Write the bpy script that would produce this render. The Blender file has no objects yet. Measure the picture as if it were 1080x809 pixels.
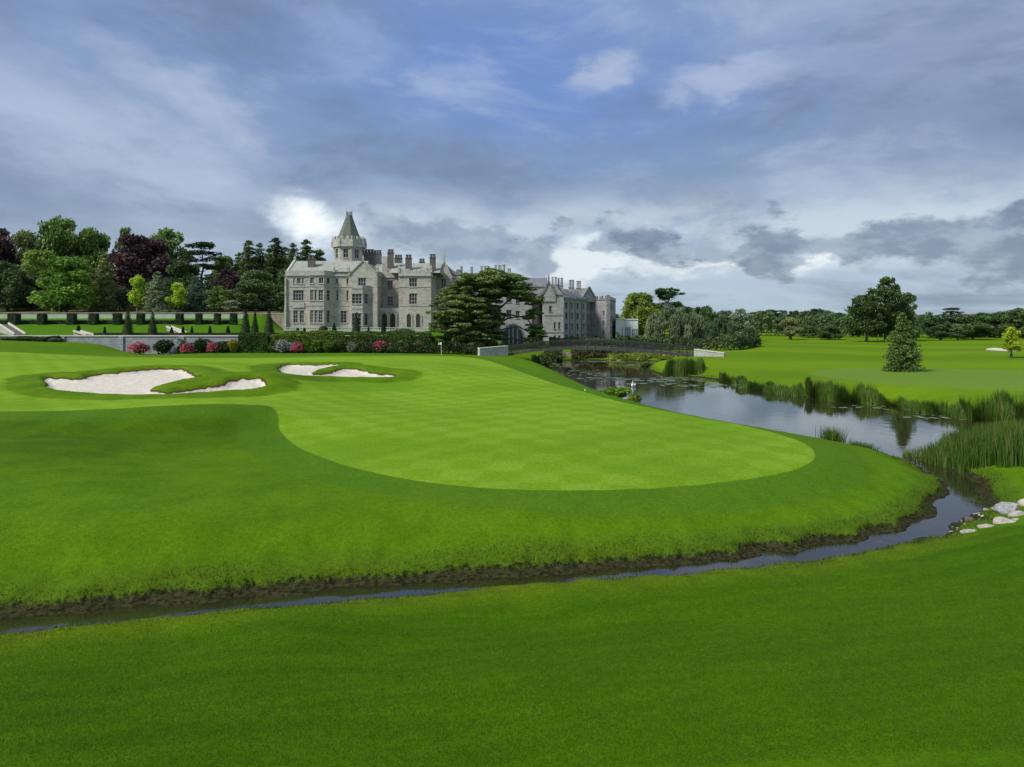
import bpy, math, random
import numpy as np
from mathutils import Vector, Matrix
R = math.radians
sc = bpy.context.scene
col = sc.collection

# ------------------------------------------------------------------ camera
CZ = 7.0; HZ = 342.0; F = 720.0
cd = bpy.data.cameras.new('camera'); cam = bpy.data.objects.new('camera', cd); col.objects.link(cam)
cam.location = (0, 0, CZ); cam.rotation_euler = (R(90), 0, 0)
cd.sensor_width = 36; cd.lens = 24; cd.shift_y = -(404.5 - HZ) / 1080.0
cd.clip_start = 0.1; cd.clip_end = 9000
sc.camera = cam
sc.view_settings.view_transform = 'Standard'; sc.view_settings.look = 'None'
sc.view_settings.gamma = 1; sc.view_settings.use_curve_mapping = False
sc.view_settings.exposure = 0.55
sc.cycles.use_denoising = True
sc.cycles.max_bounces = 6; sc.cycles.diffuse_bounces = 3; sc.cycles.transmission_bounces = 2
sc.cycles.transparent_max_bounces = 4

# ------------------------------------------------------------------ node helper
class NT:
    def __init__(s, tree): s.t = tree; s.n = tree.nodes; s.l = tree.links
    def node(s, typ, **kw):
        n = s.n.new(typ)
        for k, v in kw.items(): setattr(n, k, v)
        return n
    def put(s, sock, v):
        if v is None: return
        if isinstance(v, bpy.types.NodeSocket): s.l.new(v, sock)
        else:
            if sock.type == 'RGBA' and len(v) == 3: v = (*v, 1)
            sock.default_value = v
    def m(s, op, a, b=None, c=None, clamp=False):
        n = s.node('ShaderNodeMath', operation=op); n.use_clamp = clamp
        s.put(n.inputs[0], a)
        if b is not None: s.put(n.inputs[1], b)
        if c is not None: s.put(n.inputs[2], c)
        return n.outputs[0]
    def mix(s, f, a, b, mode='MIX'):
        n = s.node('ShaderNodeMix', data_type='RGBA', blend_type=mode); n.clamp_factor = True
        s.put(n.inputs[0], f); s.put(n.inputs[6], a); s.put(n.inputs[7], b)
        return n.outputs[2]
    def noise(s, vec, scale, detail=4, rough=0.55, dist=0.0):
        n = s.node('ShaderNodeTexNoise'); s.put(n.inputs['Vector'], vec)
        n.inputs['Scale'].default_value = scale; n.inputs['Detail'].default_value = detail
        n.inputs['Roughness'].default_value = rough; n.inputs['Distortion'].default_value = dist
        return n.outputs['Fac']
    def mr(s, v, a, b, c=0.0, d=1.0, smooth=True):
        n = s.node('ShaderNodeMapRange'); n.interpolation_type = 'SMOOTHSTEP' if smooth else 'LINEAR'
        s.put(n.inputs[0], v); s.put(n.inputs[1], a); s.put(n.inputs[2], b); s.put(n.inputs[3], c); s.put(n.inputs[4], d)
        return n.outputs[0]
    def comb(s, x, y, z=0.0):
        n = s.node('ShaderNodeCombineXYZ'); s.put(n.inputs[0], x); s.put(n.inputs[1], y); s.put(n.inputs[2], z)
        return n.outputs[0]
    def sep(s, v):
        n = s.node('ShaderNodeSeparateXYZ'); s.put(n.inputs[0], v); return n.outputs
    def attr(s, name):
        n = s.node('ShaderNodeAttribute'); n.attribute_name = name; return n.outputs['Fac']

# ------------------------------------------------------------------ sky and sun
SUN_EL, SUN_AZ = 46.0, -122.0      # azimuth from +Y towards +X (degrees)
def build_world():
    w = bpy.data.worlds.new('World'); sc.world = w; w.use_nodes = True
    k = NT(w.node_tree); w.node_tree.nodes.clear()
    out = k.node('ShaderNodeOutputWorld')
    sky = k.node('ShaderNodeTexSky', sky_type='NISHITA'); sky.sun_disc = False
    sky.sun_elevation = R(SUN_EL); sky.sun_rotation = R(SUN_AZ); sky.altitude = 30; sky.air_density = 1.0; sky.dust_density = 1.5; sky.ozone_density = 2
    bgs = k.node('ShaderNodeBackground'); k.put(bgs.inputs[0], sky.outputs[0]); bgs.inputs[1].default_value = 0.07
    tc = k.node('ShaderNodeTexCoord'); v = tc.outputs['Generated']
    x, y, z = k.sep(v)
    hor = k.m('SQRT', k.m('ADD', k.m('MULTIPLY', x, x), k.m('MULTIPLY', y, y)))
    az = k.m('ARCTAN2', x, y)
    el = k.m('ARCTAN2', z, hor)
    elc = k.m('MAXIMUM', el, 0.0)
    # cloud plane projection
    zz = k.m('ADD', k.m('MAXIMUM', z, 0.0), 0.10)
    P = k.comb(k.m('DIVIDE', x, zz), k.m('DIVIDE', y, zz), 0.3)
    Q = k.comb(k.m('MULTIPLY', az, 1.0), k.m('MULTIPLY', el, 2.0), 1.7)
    n1 = k.noise(P, 0.55, 5, 0.5, 0.3)
    n2 = k.noise(P, 1.7, 6, 0.6, 0.4)
    n3 = k.noise(Q, 5.0, 6, 0.62, 0.2)
    n4 = k.noise(Q, 13.0, 5, 0.6, 0.0)
    wx = k.m('MULTIPLY', k.m('SUBTRACT', n3, 0.5), 0.22)
    wy = k.m('MULTIPLY', k.m('SUBTRACT', k.noise(Q, 7.3, 5, 0.6), 0.5), 0.13)
    azw = k.m('ADD', az, wx); elw = k.m('ADD', el, wy)
    def blob(px, py, sx, sy, rot=0.0, hard=False):
        u0 = math.atan((px - 540) / F); v0 = math.atan((HZ - py) / F * math.cos(u0))
        du = k.m('SUBTRACT', azw, u0); dv = k.m('SUBTRACT', elw, v0)
        c, s_ = math.cos(rot), math.sin(rot)
        a = k.m('DIVIDE', k.m('ADD', k.m('MULTIPLY', du, c), k.m('MULTIPLY', dv, s_)), sx / F)
        b = k.m('DIVIDE', k.m('SUBTRACT', k.m('MULTIPLY', dv, c), k.m('MULTIPLY', du, s_)), sy / F)
        d2 = k.m('ADD', k.m('MULTIPLY', a, a), k.m('MULTIPLY', b, b))
        return k.m('POWER', 2.718, k.m('MULTIPLY', d2, -1.0))
    # base tone by elevation: pale at the horizon, slate blue above
    ramp = k.node('ShaderNodeValToRGB'); k.put(ramp.inputs[0], k.m('DIVIDE', elc, 1.5708))
    cr = ramp.color_ramp; cr.interpolation = 'B_SPLINE'
    stops = [(0.0, (.40, .51, .60)), (0.05, (.43, .54, .64)), (0.09, (.29, .39, .53)), (0.16, (.19, .275, .45)), (0.27, (.17, .265, .50)), (0.5, (.36, .42, .56)), (1.0, (.60, .66, .76))]
    cr.elements[0].position = stops[0][0]; cr.elements[0].color = (*stops[0][1], 1)
    cr.elements[1].position = stops[-1][0]; cr.elements[1].color = (*stops[-1][1], 1)
    for p, c in stops[1:-1]:
        e = cr.elements.new(p); e.color = (*c, 1)
    c = ramp.outputs[0]
    tex = k.noise(k.comb(k.m('ADD', az, k.m('MULTIPLY', el, .6)), k.m('MULTIPLY', el, 2.6), 4.2), 3.2, 8, .62, .35)
    # broad light and dark streaks
    c = k.mix(k.m('MULTIPLY', k.mr(n1, .48, .72), .5), c, (.36, .43, .58))
    c = k.mix(k.m('MULTIPLY', k.mr(n2, .50, .72), .35), c, (.46, .52, .64))
    c = k.mix(k.m('MULTIPLY', k.mr(n1, .52, .32), .55), c, (.13, .175, .285))
    # clearer blue in the middle of the sky
    c = k.mix(k.m('MULTIPLY', blob(560, 90, 190, 90, -.25), .62), c, (.095, .215, .57))
    # pale diagonal veils upper left, and a violet-grey bank upper right
    c = k.mix(k.m('MULTIPLY', blob(120, 165, 240, 40, -.42), .65), c, (.40, .47, .63))
    c = k.mix(k.m('MULTIPLY', blob(20, 140, 110, 34, -.35), .4), c, (.36, .44, .62))
    c = k.mix(k.m('MULTIPLY', blob(240, 215, 170, 38, -.4), .65), c, (.46, .54, .68))
    c = k.mix(k.m('MULTIPLY', blob(190, 95, 70, 14, -.5), .5), c, (.44, .50, .66))
    c = k.mix(k.m('MULTIPLY', blob(385, 55, 40, 22, -.4), .42), c, (.36, .46, .72))
    c = k.mix(k.m('MULTIPLY', blob(1010, 60, 110, 60, .3), .5), c, (.30, .33, .47))
    c = k.mix(k.m('MULTIPLY', blob(960, 190, 190, 22, .05), .40), c, (.38, .44, .57))
    c = k.mix(k.m('MULTIPLY', blob(1000, 225, 120, 10, .0), .40), c, (.44, .49, .58))
    # dark bank left
    c = k.mix(k.m('MULTIPLY', blob(110, 235, 220, 42, -.15), .65), c, (.16, .215, .335))
    c = k.mix(k.m('MULTIPLY', blob(262, 240, 40, 30, -.5), .6), c, (.185, .24, .34))
    c = k.mix(k.m('MULTIPLY', blob(760, 185, 260, 45, 0), .65), c, (.185, .26, .40))
    c = k.mix(k.m('MULTIPLY', k.mr(tex, .50, .72), .50), c, (.46, .54, .68))
    c = k.mix(k.m('MULTIPLY', k.mr(tex, .52, .32), .62), c, (.14, .19, .30))
    # two lit cumulus puffs
    for px, py, sx, sy, r_, f in ((655, 70, 30, 17, .45, .95), (632, 88, 34, 14, .2, .8), (770, 82, 44, 13, .05, .9), (735, 92, 28, 14, 0, .7)):
        c = k.mix(k.m('MULTIPLY', k.mr(blob(px, py, sx * 1.25, sy * 1.3, r_), .1, 1.0), f * .8), c, (.40, .47, .64))
    # pale bright layer above the horizon
    band = k.m('MULTIPLY', k.mr(el, math.atan(40 / F), math.atan(70 / F)), k.mr(el, math.atan(160 / F), math.atan(95 / F)))
    right = k.mr(az, -.35, -.1, .15, 1.0)
    c = k.mix(k.m('MULTIPLY', k.m('MULTIPLY', band, right), k.mr(n3, .40, .60, .25, .8)), c, (.56, .64, .70))
    c = k.mix(k.mr(blob(625, 277, 120, 17, 0), .1, .9, 0, .85), c, (.74, .80, .84))
    c = k.mix(k.m('MULTIPLY', blob(850, 277, 160, 9, .03), .9), c, (.82, .86, .88))
    c = k.mix(k.m('MULTIPLY', blob(520, 235, 60, 16, -.1), .55), c, (.62, .70, .76))
    # bright hole by the tower
    c = k.mix(k.mr(blob(335, 238, 46, 24, -.35), .05, .8), c, (.72, .79, .84))
    c = k.mix(k.mr(blob(336, 240, 26, 15, -.35), .15, .9), c, (.95, .98, 1.0))
    # dark ragged cumulus row low in the sky
    def puff(px, py, sx, sy, f=1.0, colr=(.135, .19, .275)):
        nonlocal c
        b0 = blob(px, py, sx * 1.12, sy * 1.3); b = k.m('ADD', b0, k.m('MULTIPLY', k.m('MULTIPLY', k.m('SUBTRACT', n4, .5), 1.9), k.mr(b0, .02, .30)))
        c = k.mix(k.mr(b, .25, .72, 0, f), c, k.mix(k.mr(n4, .60, .42), k.mix(k.mr(n3, .4, .65), colr, (.20, .26, .35)), (.31, .38, .47)))
    puff(475, 256, 55, 26, .75, (.22, .29, .41)); puff(425, 250, 34, 18, .6, (.25, .32, .43))
    puff(540, 268, 30, 17, .75, (.20, .27, .37)); puff(592, 243, 14, 9, .75)
    puff(645, 262, 26, 18, .9); puff(690, 262, 42, 22, .9); puff(745, 264, 40, 17, .9)
    puff(830, 258, 55, 22, .9); puff(900, 256, 60, 18, .9); puff(970, 262, 70, 19, .9); puff(1050, 258, 60, 22, .9); puff(1150, 260, 80, 22, .9)
    # below the horizon: dull green-grey
    c = k.mix(k.mr(el, -.01, .0), (.10, .14, .09), c)
    bgc = k.node('ShaderNodeBackground'); k.put(bgc.inputs[0], c); bgc.inputs[1].default_value = 0.80
    ms = k.node('ShaderNodeMixShader'); ms.inputs[0].default_value = 0.88
    k.l.new(bgs.outputs[0], ms.inputs[1]); k.l.new(bgc.outputs[0], ms.inputs[2])
    k.l.new(ms.outputs[0], out.inputs[0])
build_world()
sl = bpy.data.lights.new('sun', 'SUN'); sl.energy = 2.8; sl.angle = R(14); sl.color = (1, .95, .86)
so = bpy.data.objects.new('sun', sl); col.objects.link(so)
sd = Vector((math.sin(R(SUN_AZ)) * math.cos(R(SUN_EL)), math.cos(R(SUN_AZ)) * math.cos(R(SUN_EL)), math.sin(R(SUN_EL))))
so.rotation_euler = sd.to_track_quat('Z', 'Y').to_euler(); so.location = (-60, 10, 80)

# ------------------------------------------------------------------ object helpers
def tag(o, label=None, cat=None, group=None, kind=None):
    if label: o['label'] = label
    if cat: o['category'] = cat
    if group: o['group'] = group
    if kind: o['kind'] = kind
    return o
def empty(name, loc, label=None, cat=None, group=None, rz=0.0):
    o = bpy.data.objects.new(name, None); col.objects.link(o); o.location = loc; o.rotation_euler = (0, 0, rz)
    o.empty_display_size = .3
    return tag(o, label, cat, group)
def link(name, me, parent=None, mat=None):
    o = bpy.data.objects.new(name, me); col.objects.link(o)
    if mat is not None and not me.materials: me.materials.append(mat)
    if parent is not None: o.parent = parent
    return o
def np_mesh(name, V, Fc, mat=None, smooth=False, attrs=None):
    """V (n,3), Fc (m,k) equal-size faces"""
    me = bpy.data.meshes.new(name); V = np.asarray(V, dtype=np.float32); Fc = np.asarray(Fc, dtype=np.int32)
    me.vertices.add(len(V)); me.vertices.foreach_set('co', V.ravel())
    kk = Fc.shape[1]
    me.loops.add(Fc.size); me.loops.foreach_set('vertex_index', Fc.ravel())
    me.polygons.add(len(Fc)); me.polygons.foreach_set('loop_start', np.arange(0, Fc.size, kk, dtype=np.int32))
    me.polygons.foreach_set('loop_total', np.full(len(Fc), kk, dtype=np.int32))
    if smooth: me.polygons.foreach_set('use_smooth', np.ones(len(Fc), dtype=bool))
    me.update(calc_edges=True)
    for an, av in (attrs or {}).items():
        a = me.attributes.new(an, 'FLOAT', 'POINT'); a.data.foreach_set('value', np.asarray(av, dtype=np.float32))
    if mat is not None: me.materials.append(mat)
    return me
class MB:
    def __init__(s): s.v = []; s.f = []
    def poly(s, pts):
        n = len(s.v); s.v += [tuple(p) for p in pts]; s.f.append(tuple(range(n, n + len(pts)))); return s
    def box(s, x0, x1, y0, y1, z0, z1):
        return s.hexa([(x0, y0), (x1, y0), (x1, y1), (x0, y1)], z0, z1)
    def hexa(s, plan, z0, z1, top=None):
        """prism over a plan polygon; top = other plan for a taper"""
        n = len(s.v); k = len(plan); top = top or plan
        s.v += [(p[0], p[1], z0) for p in plan] + [(p[0], p[1], z1) for p in top]
        s.f.append(tuple(range(n + k - 1, n - 1, -1))); s.f.append(tuple(range(n + k, n + 2 * k)))
        for i in range(k):
            j = (i + 1) % k; s.f.append((n + i, n + j, n + k + j, n + k + i))
        return s
    def bar(s, a, b, w, h=None, up=(0, 0, 1)):
        a, b = Vector(a), Vector(b); h = h or w; d = (b - a).normalized(); up = Vector(up)
        if abs(d.dot(up)) > .98: up = Vector((1, 0, 0))
        sx = d.cross(up).normalized() * w / 2; sy = sx.cross(d).normalized() * h / 2
        n = len(s.v)
        for p in (a, b): s.v += [tuple(p - sx - sy), tuple(p + sx - sy), tuple(p + sx + sy), tuple(p - sx + sy)]
        s.f += [(n + 3, n + 2, n + 1, n), (n + 4, n + 5, n + 6, n + 7)]
        for i in range(4):
            j = (i + 1) % 4; s.f.append((n + i, n + j, n + 4 + j, n + 4 + i))
        return s
    def tube(s, pts, radii, k=7):
        pts = [Vector(p) for p in pts]; n0 = len(s.v)
        for i, p in enumerate(pts):
            d = (pts[min(i + 1, len(pts) - 1)] - pts[max(i - 1, 0)]).normalized()
            a = d.cross(Vector((0, 0, 1)))
            if a.length < .05: a = d.cross(Vector((1, 0, 0)))
            a.normalize(); b = d.cross(a)
            for j in range(k):
                t = 2 * math.pi * j / k; s.v.append(tuple(p + (a * math.cos(t) + b * math.sin(t)) * radii[i]))
        for i in range(len(pts) - 1):
            for j in range(k):
                q = (j + 1) % k; s.f.append((n0 + i * k + j, n0 + i * k + q, n0 + (i + 1) * k + q, n0 + (i + 1) * k + j))
        s.f.append(tuple(n0 + j for j in range(k))); s.f.append(tuple(n0 + (len(pts) - 1) * k + j for j in range(k)))
        return s
    def build(s, name, mat, parent=None, smooth=False):
        me = bpy.data.meshes.new(name); me.from_pydata(s.v, [], s.f); me.update()
        import bmesh
        bm = bmesh.new(); bm.from_mesh(me); bmesh.ops.recalc_face_normals(bm, faces=bm.faces); bm.to_mesh(me); bm.free()
        if smooth: me.polygons.foreach_set('use_smooth', np.ones(len(me.polygons), dtype=bool))
        me.materials.append(mat)
        return link(name, me, parent)
def X(px, Y): return (px - 540.0) * Y / F
def Z(py, Y): return CZ - (py - HZ) * Y / F

# ------------------------------------------------------------------ materials
def new_mat(name):
    m = bpy.data.materials.new(name); m.use_nodes = True
    k = NT(m.node_tree); b = m.node_tree.nodes['Principled BSDF']; return m, k, b
def simple(name, c1, c2, scale=2.0, rough=.8, bump=0.0, metal=0.0, spec=.5, detail=5):
    m, k, b = new_mat(name)
    co = k.node('ShaderNodeNewGeometry').outputs['Position']
    f = k.noise(co, scale, detail, .6)
    k.put(b.inputs['Base Color'], k.mix(k.mr(f, .3, .7), c1, c2)); b.inputs['Roughness'].default_value = rough
    b.inputs['Metallic'].default_value = metal; b.inputs['Specular IOR Level'].default_value = spec
    if bump:
        bn = k.node('ShaderNodeBump'); bn.inputs['Strength'].default_value = bump; bn.inputs['Distance'].default_value = .05
        k.put(bn.inputs['Height'], k.noise(co, scale * 5, 5, .7)); k.put(b.inputs['Normal'], bn.outputs[0])
    return m
def stone(name, c1, c2, mortar, bw=.9, bh=.38, stain=(.16, .15, .13), sf=.5, off=0.0):
    m, k, b = new_mat(name)
    g = k.node('ShaderNodeNewGeometry'); x, y, z = k.sep(g.outputs['Position'])
    br = k.node('ShaderNodeTexBrick'); k.put(br.inputs['Vector'], k.comb(k.m('ADD', k.m('ADD', x, y), off), z, 0))
    k.put(br.inputs['Color1'], c1); k.put(br.inputs['Color2'], c2); k.put(br.inputs['Mortar'], mortar)
    br.inputs['Scale'].default_value = 1; br.inputs['Mortar Size'].default_value = .02
    br.inputs['Brick Width'].default_value = bw; br.inputs['Row Height'].default_value = bh
    n = k.noise(g.outputs['Position'], .5, 5, .65); n2 = k.noise(k.comb(k.m('ADD', x, y), k.m('MULTIPLY', z, .25), 0), 1.2, 4, .6)
    n3 = k.noise(g.outputs['Position'], 2.2, 4, .7)
    c = k.mix(k.m('MULTIPLY', k.mr(n, .45, .72), sf), br.outputs[0], stain)
    c = k.mix(k.m('MULTIPLY', k.mr(n2, .5, .75), sf * .7), c, stain)
    c = k.mix(k.m('MULTIPLY', k.mr(n3, .5, .7), .5), c, tuple(min(1, q * 1.4) for q in c1))
    k.put(b.inputs['Base Color'], c); b.inputs['Roughness'].default_value = .9
    b.inputs['Specular IOR Level'].default_value = .2
    bn = k.node('ShaderNodeBump'); bn.inputs['Strength'].default_value = .5; bn.inputs['Distance'].default_value = .05
    k.put(bn.inputs['Height'], k.m('ADD', br.outputs['Fac'], k.m('MULTIPLY', n3, -1.0))); k.put(b.inputs['Normal'], bn.outputs[0])
    return m
M = {}
M['manor'] = stone('limestone', (.40, .375, .325), (.54, .505, .44), (.27, .25, .22), stain=(.20, .195, .19), sf=.6)
M['trim'] = simple('stone_trim', (.34, .33, .31), (.50, .48, .44), 1.5, .9, .3, spec=.2)
M['wing'] = stone('grey_stone', (.30, .30, .30), (.40, .40, .395), (.21, .21, .21), stain=(.17, .17, .175), sf=.5)
M['wingtrim'] = simple('grey_trim', (.16, .165, .17), (.27, .27, .27), 1.5, .9, .3, spec=.2)
M['wall'] = stone('garden_wall_stone', (.26, .28, .31), (.36, .38, .41), (.17, .18, .19), bw=1.0, bh=.35, stain=(.14, .15, .14), sf=.5)
M['buff'] = stone('buff_stone', (.32, .28, .20), (.40, .35, .26), (.22, .2, .15), bw=.8, bh=.35, stain=(.12, .13, .07), sf=.6)
M['abut'] = stone('abutment_stone', (.40, .40, .38), (.50, .50, .47), (.30, .3, .28), bw=.6, bh=.25, stain=(.26, .26, .22), sf=.35)
M['slate'] = stone('slate', (.29, .315, .275), (.37, .395, .345), (.23, .24, .22), bw=.4, bh=.3, stain=(.15, .17, .13), sf=.5)
M['spire'] = stone('spire_slate', (.12, .135, .115), (.18, .195, .165), (.13, .14, .12), bw=.4, bh=.3, stain=(.10, .115, .09), sf=.7)
M['slate2'] = stone('dark_slate', (.15, .165, .185), (.20, .215, .235), (.12, .13, .14), bw=.4, bh=.3, stain=(.10, .11, .12), sf=.5)
M['chimney'] = stone('dark_brick', (.12, .11, .10), (.18, .165, .15), (.09, .085, .08), bw=.5, bh=.22, stain=(.08, .08, .08))
M['glass'] = simple('window_glass', (.012, .016, .02), (.03, .036, .045), .8, .12)
M['white'] = simple('white_paint', (.58, .60, .63), (.68, .70, .73), 1.0, .6)
M['blueglass'] = simple('blue_glass', (.10, .15, .20), (.16, .22, .28), .6, .2)
M['door'] = simple('dark_wood', (.035, .022, .015), (.07, .04, .03), 2, .6)
M['metal'] = simple('dark_metal', (.030, .034, .036), (.055, .06, .06), 3, .5)
M['deck'] = simple('weathered_timber', (.05, .045, .04), (.09, .08, .07), 3, .8)
M['rail'] = simple('painted_rail', (.016, .020, .019), (.03, .036, .034), 3, .5)
M['swan'] = simple('white_feathers', (.75, .75, .72), (.85, .85, .83), 8, .7)
M['orange'] = simple('orange_bill', (.6, .2, .03), (.7, .25, .04), 8, .6)
M['flag'] = simple('flag_white', (.8, .8, .8), (.85, .85, .85), 3, .7)
M['yellow'] = simple('yellow_paint', (.75, .75, .18), (.8, .8, .22), 3, .5)
M['plaster'] = simple('pale_green_render', (.34, .42, .33), (.44, .50, .41), .8, .9, .2)
M['pale'] = simple('pale_limestone', (.50, .47, .40), (.62, .58, .50), 1.2, .9, .3)
def bark_mat(name, c1, c2):
    m, k, b = new_mat(name); x, y, z = k.sep(k.node('ShaderNodeNewGeometry').outputs['Position'])
    n = k.noise(k.comb(k.m('MULTIPLY', x, 6), k.m('MULTIPLY', y, 6), z), 1.5, 6, .7)
    k.put(b.inputs['Base Color'], k.mix(k.mr(n, .35, .65), c1, c2)); b.inputs['Roughness'].default_value = .95
    bn = k.node('ShaderNodeBump'); bn.inputs['Strength'].default_value = .8; bn.inputs['Distance'].default_value = .1
    k.put(bn.inputs['Height'], n); k.put(b.inputs['Normal'], bn.outputs[0]); return m
M['bark'] = bark_mat('bark', (.06, .05, .04), (.14, .12, .10))
def leaf_mat(name, rough=.6, trans=.25):
    """colour from the object's own colour, varied per clump ('tone') and per leaf"""
    m, k, b = new_mat(name)
    oi = k.node('ShaderNodeObjectInfo'); base = oi.outputs['Color']
    t = k.attr('tone')
    hs = k.node('ShaderNodeHueSaturation'); k.put(hs.inputs['Color'], base)
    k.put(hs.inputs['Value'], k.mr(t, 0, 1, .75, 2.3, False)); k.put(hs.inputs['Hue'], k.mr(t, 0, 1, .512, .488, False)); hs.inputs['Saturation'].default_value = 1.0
    k.put(b.inputs['Base Color'], hs.outputs[0]); b.inputs['Roughness'].default_value = rough; b.inputs['Specular IOR Level'].default_value = .25
    tr = k.node('ShaderNodeBsdfTranslucent'); k.put(tr.inputs[0], hs.outputs[0])
    ms = k.node('ShaderNodeMixShader'); ms.inputs[0].default_value = trans
    k.l.new(b.outputs[0], ms.inputs[1]); k.l.new(tr.outputs[0], ms.inputs[2])
    k.l.new(ms.outputs[0], m.node_tree.nodes['Material Output'].inputs[0]); return m
M['leaf'] = leaf_mat('leaves')
def blade_mat(name, c1, c2, c3):
    m, k, b = new_mat(name); t = k.attr('tone')
    c = k.mix(k.mr(t, 0, .6), c1, c2); c = k.mix(k.mr(t, .8, 1), c, c3)
    k.put(b.inputs['Base Color'], c); b.inputs['Roughness'].default_value = .55; b.inputs['Specular IOR Level'].default_value = .3
    tr = k.node('ShaderNodeBsdfTranslucent'); k.put(tr.inputs[0], c)
    ms = k.node('ShaderNodeMixShader'); ms.inputs[0].default_value = .3
    k.l.new(b.outputs[0], ms.inputs[1]); k.l.new(tr.outputs[0], ms.inputs[2])
    k.l.new(ms.outputs[0], m.node_tree.nodes['Material Output'].inputs[0]); return m
M['reed'] = blade_mat('reeds', (.022, .070, .008), (.10, .18, .022), (.24, .21, .08))
M['tuft'] = blade_mat('grass_blades', (.035, .085, .005), (.075, .135, .008), (.16, .15, .05))
M['fairway'] = blade_mat('fairway_blades', (.034, .100, .001), (.072, .170, .002), (.13, .20, .008))
def rock_mat(name, c1, c2, c3):
    m, k, b = new_mat(name); tc = k.node('ShaderNodeTexCoord').outputs['Object']
    n = k.noise(tc, 3, 6, .7); n2 = k.noise(tc, 9, 5, .7)
    c = k.mix(k.mr(n, .35, .6), c1, c2); c = k.mix(k.mr(n2, .55, .75), c, c3)
    k.put(b.inputs['Base Color'], c); b.inputs['Roughness'].default_value = .9
    bn = k.node('ShaderNodeBump'); bn.inputs['Strength'].default_value = .8; bn.inputs['Distance'].default_value = .08
    k.put(bn.inputs['Height'], n2); k.put(b.inputs['Normal'], bn.outputs[0]); return m
M['rock'] = rock_mat('grey_rock', (.22, .22, .225), (.36, .36, .36), (.10, .10, .10))
M['rockw'] = rock_mat('white_rock', (.34, .31, .26), (.52, .49, .43), (.18, .16, .12))
M['rockb'] = rock_mat('brown_rock', (.10, .06, .04), (.20, .13, .09), (.05, .04, .03))

# ------------------------------------------------------------------ terrain functions (metres; water level z = 0)
def at(px, py, z):
    Y = F * (CZ - z) / (py - HZ); return ((px - 540) * Y / F, Y)
_rng = np.random.RandomState(7); _perm = _rng.rand(256, 256)
def vnoise(x, y, s=1.0, o=0):
    x = np.asarray(x, float) * s + 37.1 * o + 500; y = np.asarray(y, float) * s + 91.7 * o + 500
    i = np.floor(x).astype(int); j = np.floor(y).astype(int); u = x - i; v = y - j
    u = u * u * (3 - 2 * u); v = v * v * (3 - 2 * v)
    a = _perm[i % 256, j % 256]; b = _perm[(i + 1) % 256, j % 256]; c = _perm[i % 256, (j + 1) % 256]; d = _perm[(i + 1) % 256, (j + 1) % 256]
    return (a * (1 - u) + b * u) * (1 - v) + (c * (1 - u) + d * u) * v
def sstep(x, a, b):
    t = np.clip((np.asarray(x, float) - a) / (b - a), 0, 1); return t * t * (3 - 2 * t)
def smooth_poly(P, it=2):
    P = np.array(P, float)
    for _ in range(it):
        Q = np.roll(P, -1, 0); P = np.stack([.75 * P + .25 * Q, .25 * P + .75 * Q], 1).reshape(-1, 2)
    return P
def sdf(P, x, y):
    """signed distance to polygon P: negative inside"""
    x = np.asarray(x, float); y = np.asarray(y, float); best = np.full(x.shape, 1e18); inside = np.zeros(x.shape, bool)
    for i in range(len(P)):
        ax, ay = P[i]; bx, by = P[(i + 1) % len(P)]; ex, ey = bx - ax, by - ay
        wx, wy = x - ax, y - ay; t = np.clip((wx * ex + wy * ey) / max(ex * ex + ey * ey, 1e-12), 0, 1)
        best = np.minimum(best, (wx - ex * t) ** 2 + (wy - ey * t) ** 2)
        if ay != by:
            c = ((ay > y) != (by > y)) & (x < (bx - ax) * (y - ay) / (by - ay) + ax); inside ^= c
    d = np.sqrt(best); return np.where(inside, -d, d)
creek_far = [at(px, py, 0) for px, py in ((-500, 725), (-150, 672), (0, 653), (80, 645), (200, 634), (300, 626), (420, 618), (540, 608.5), (640, 600), (740, 591), (830, 581), (900, 571), (955, 556), (985, 538), (999, 522), (997, 510))]
near = [at(px, py, z) for px, py, z in ((960, 570, .35), (850, 590, .35), (700, 603, .4), (540, 612, .4), (380, 628, .4), (170, 645, .4), (0, 664, .4), (-150, 684, .4), (-500, 740, .4))]
creek_near = [(a, b + .55) for a, b in near]
pond_left = [(19.9, 33.2), (19.9, 35.8), (17.6, 40), (14.6, 45.5), (12.2, 52), (10.4, 60), (9.0, 69), (8.0, 80), (6.8, 95), (5.4, 110), (3.6, 122), (4, 131)]
far_shore = [(10, 133), (18, 132), (26, 131), (29, 124), (25, 117)]
pond_right = [at(px, py, 0) for px, py in ((682, 387), (686, 393), (700, 396), (738, 398.5), (759, 401), (787, 409), (812, 415), (866, 421), (929, 426), (973, 434), (1039, 445), (1080, 447.5))]
pond_right = pond_right + [(50, 46), (75, 44), (75, 37), (55, 38), (40, 41), (30, 41.5), (24.5, 39.5), (22.2, 36.5)]
east = [(21.2, 34), (20.9, 31.8), (20.8, 30.2), (20.1, 29.3), (18.9, 27.4), (17.6, 25.5), (16.7, 24.6), (16.0, 24.1), (15.4, 23.5), (14.3, 22.9), (13.4, 22.2)]
WATER = smooth_poly(creek_far + pond_left + far_shore + pond_right + east + creek_near, 2)

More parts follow.
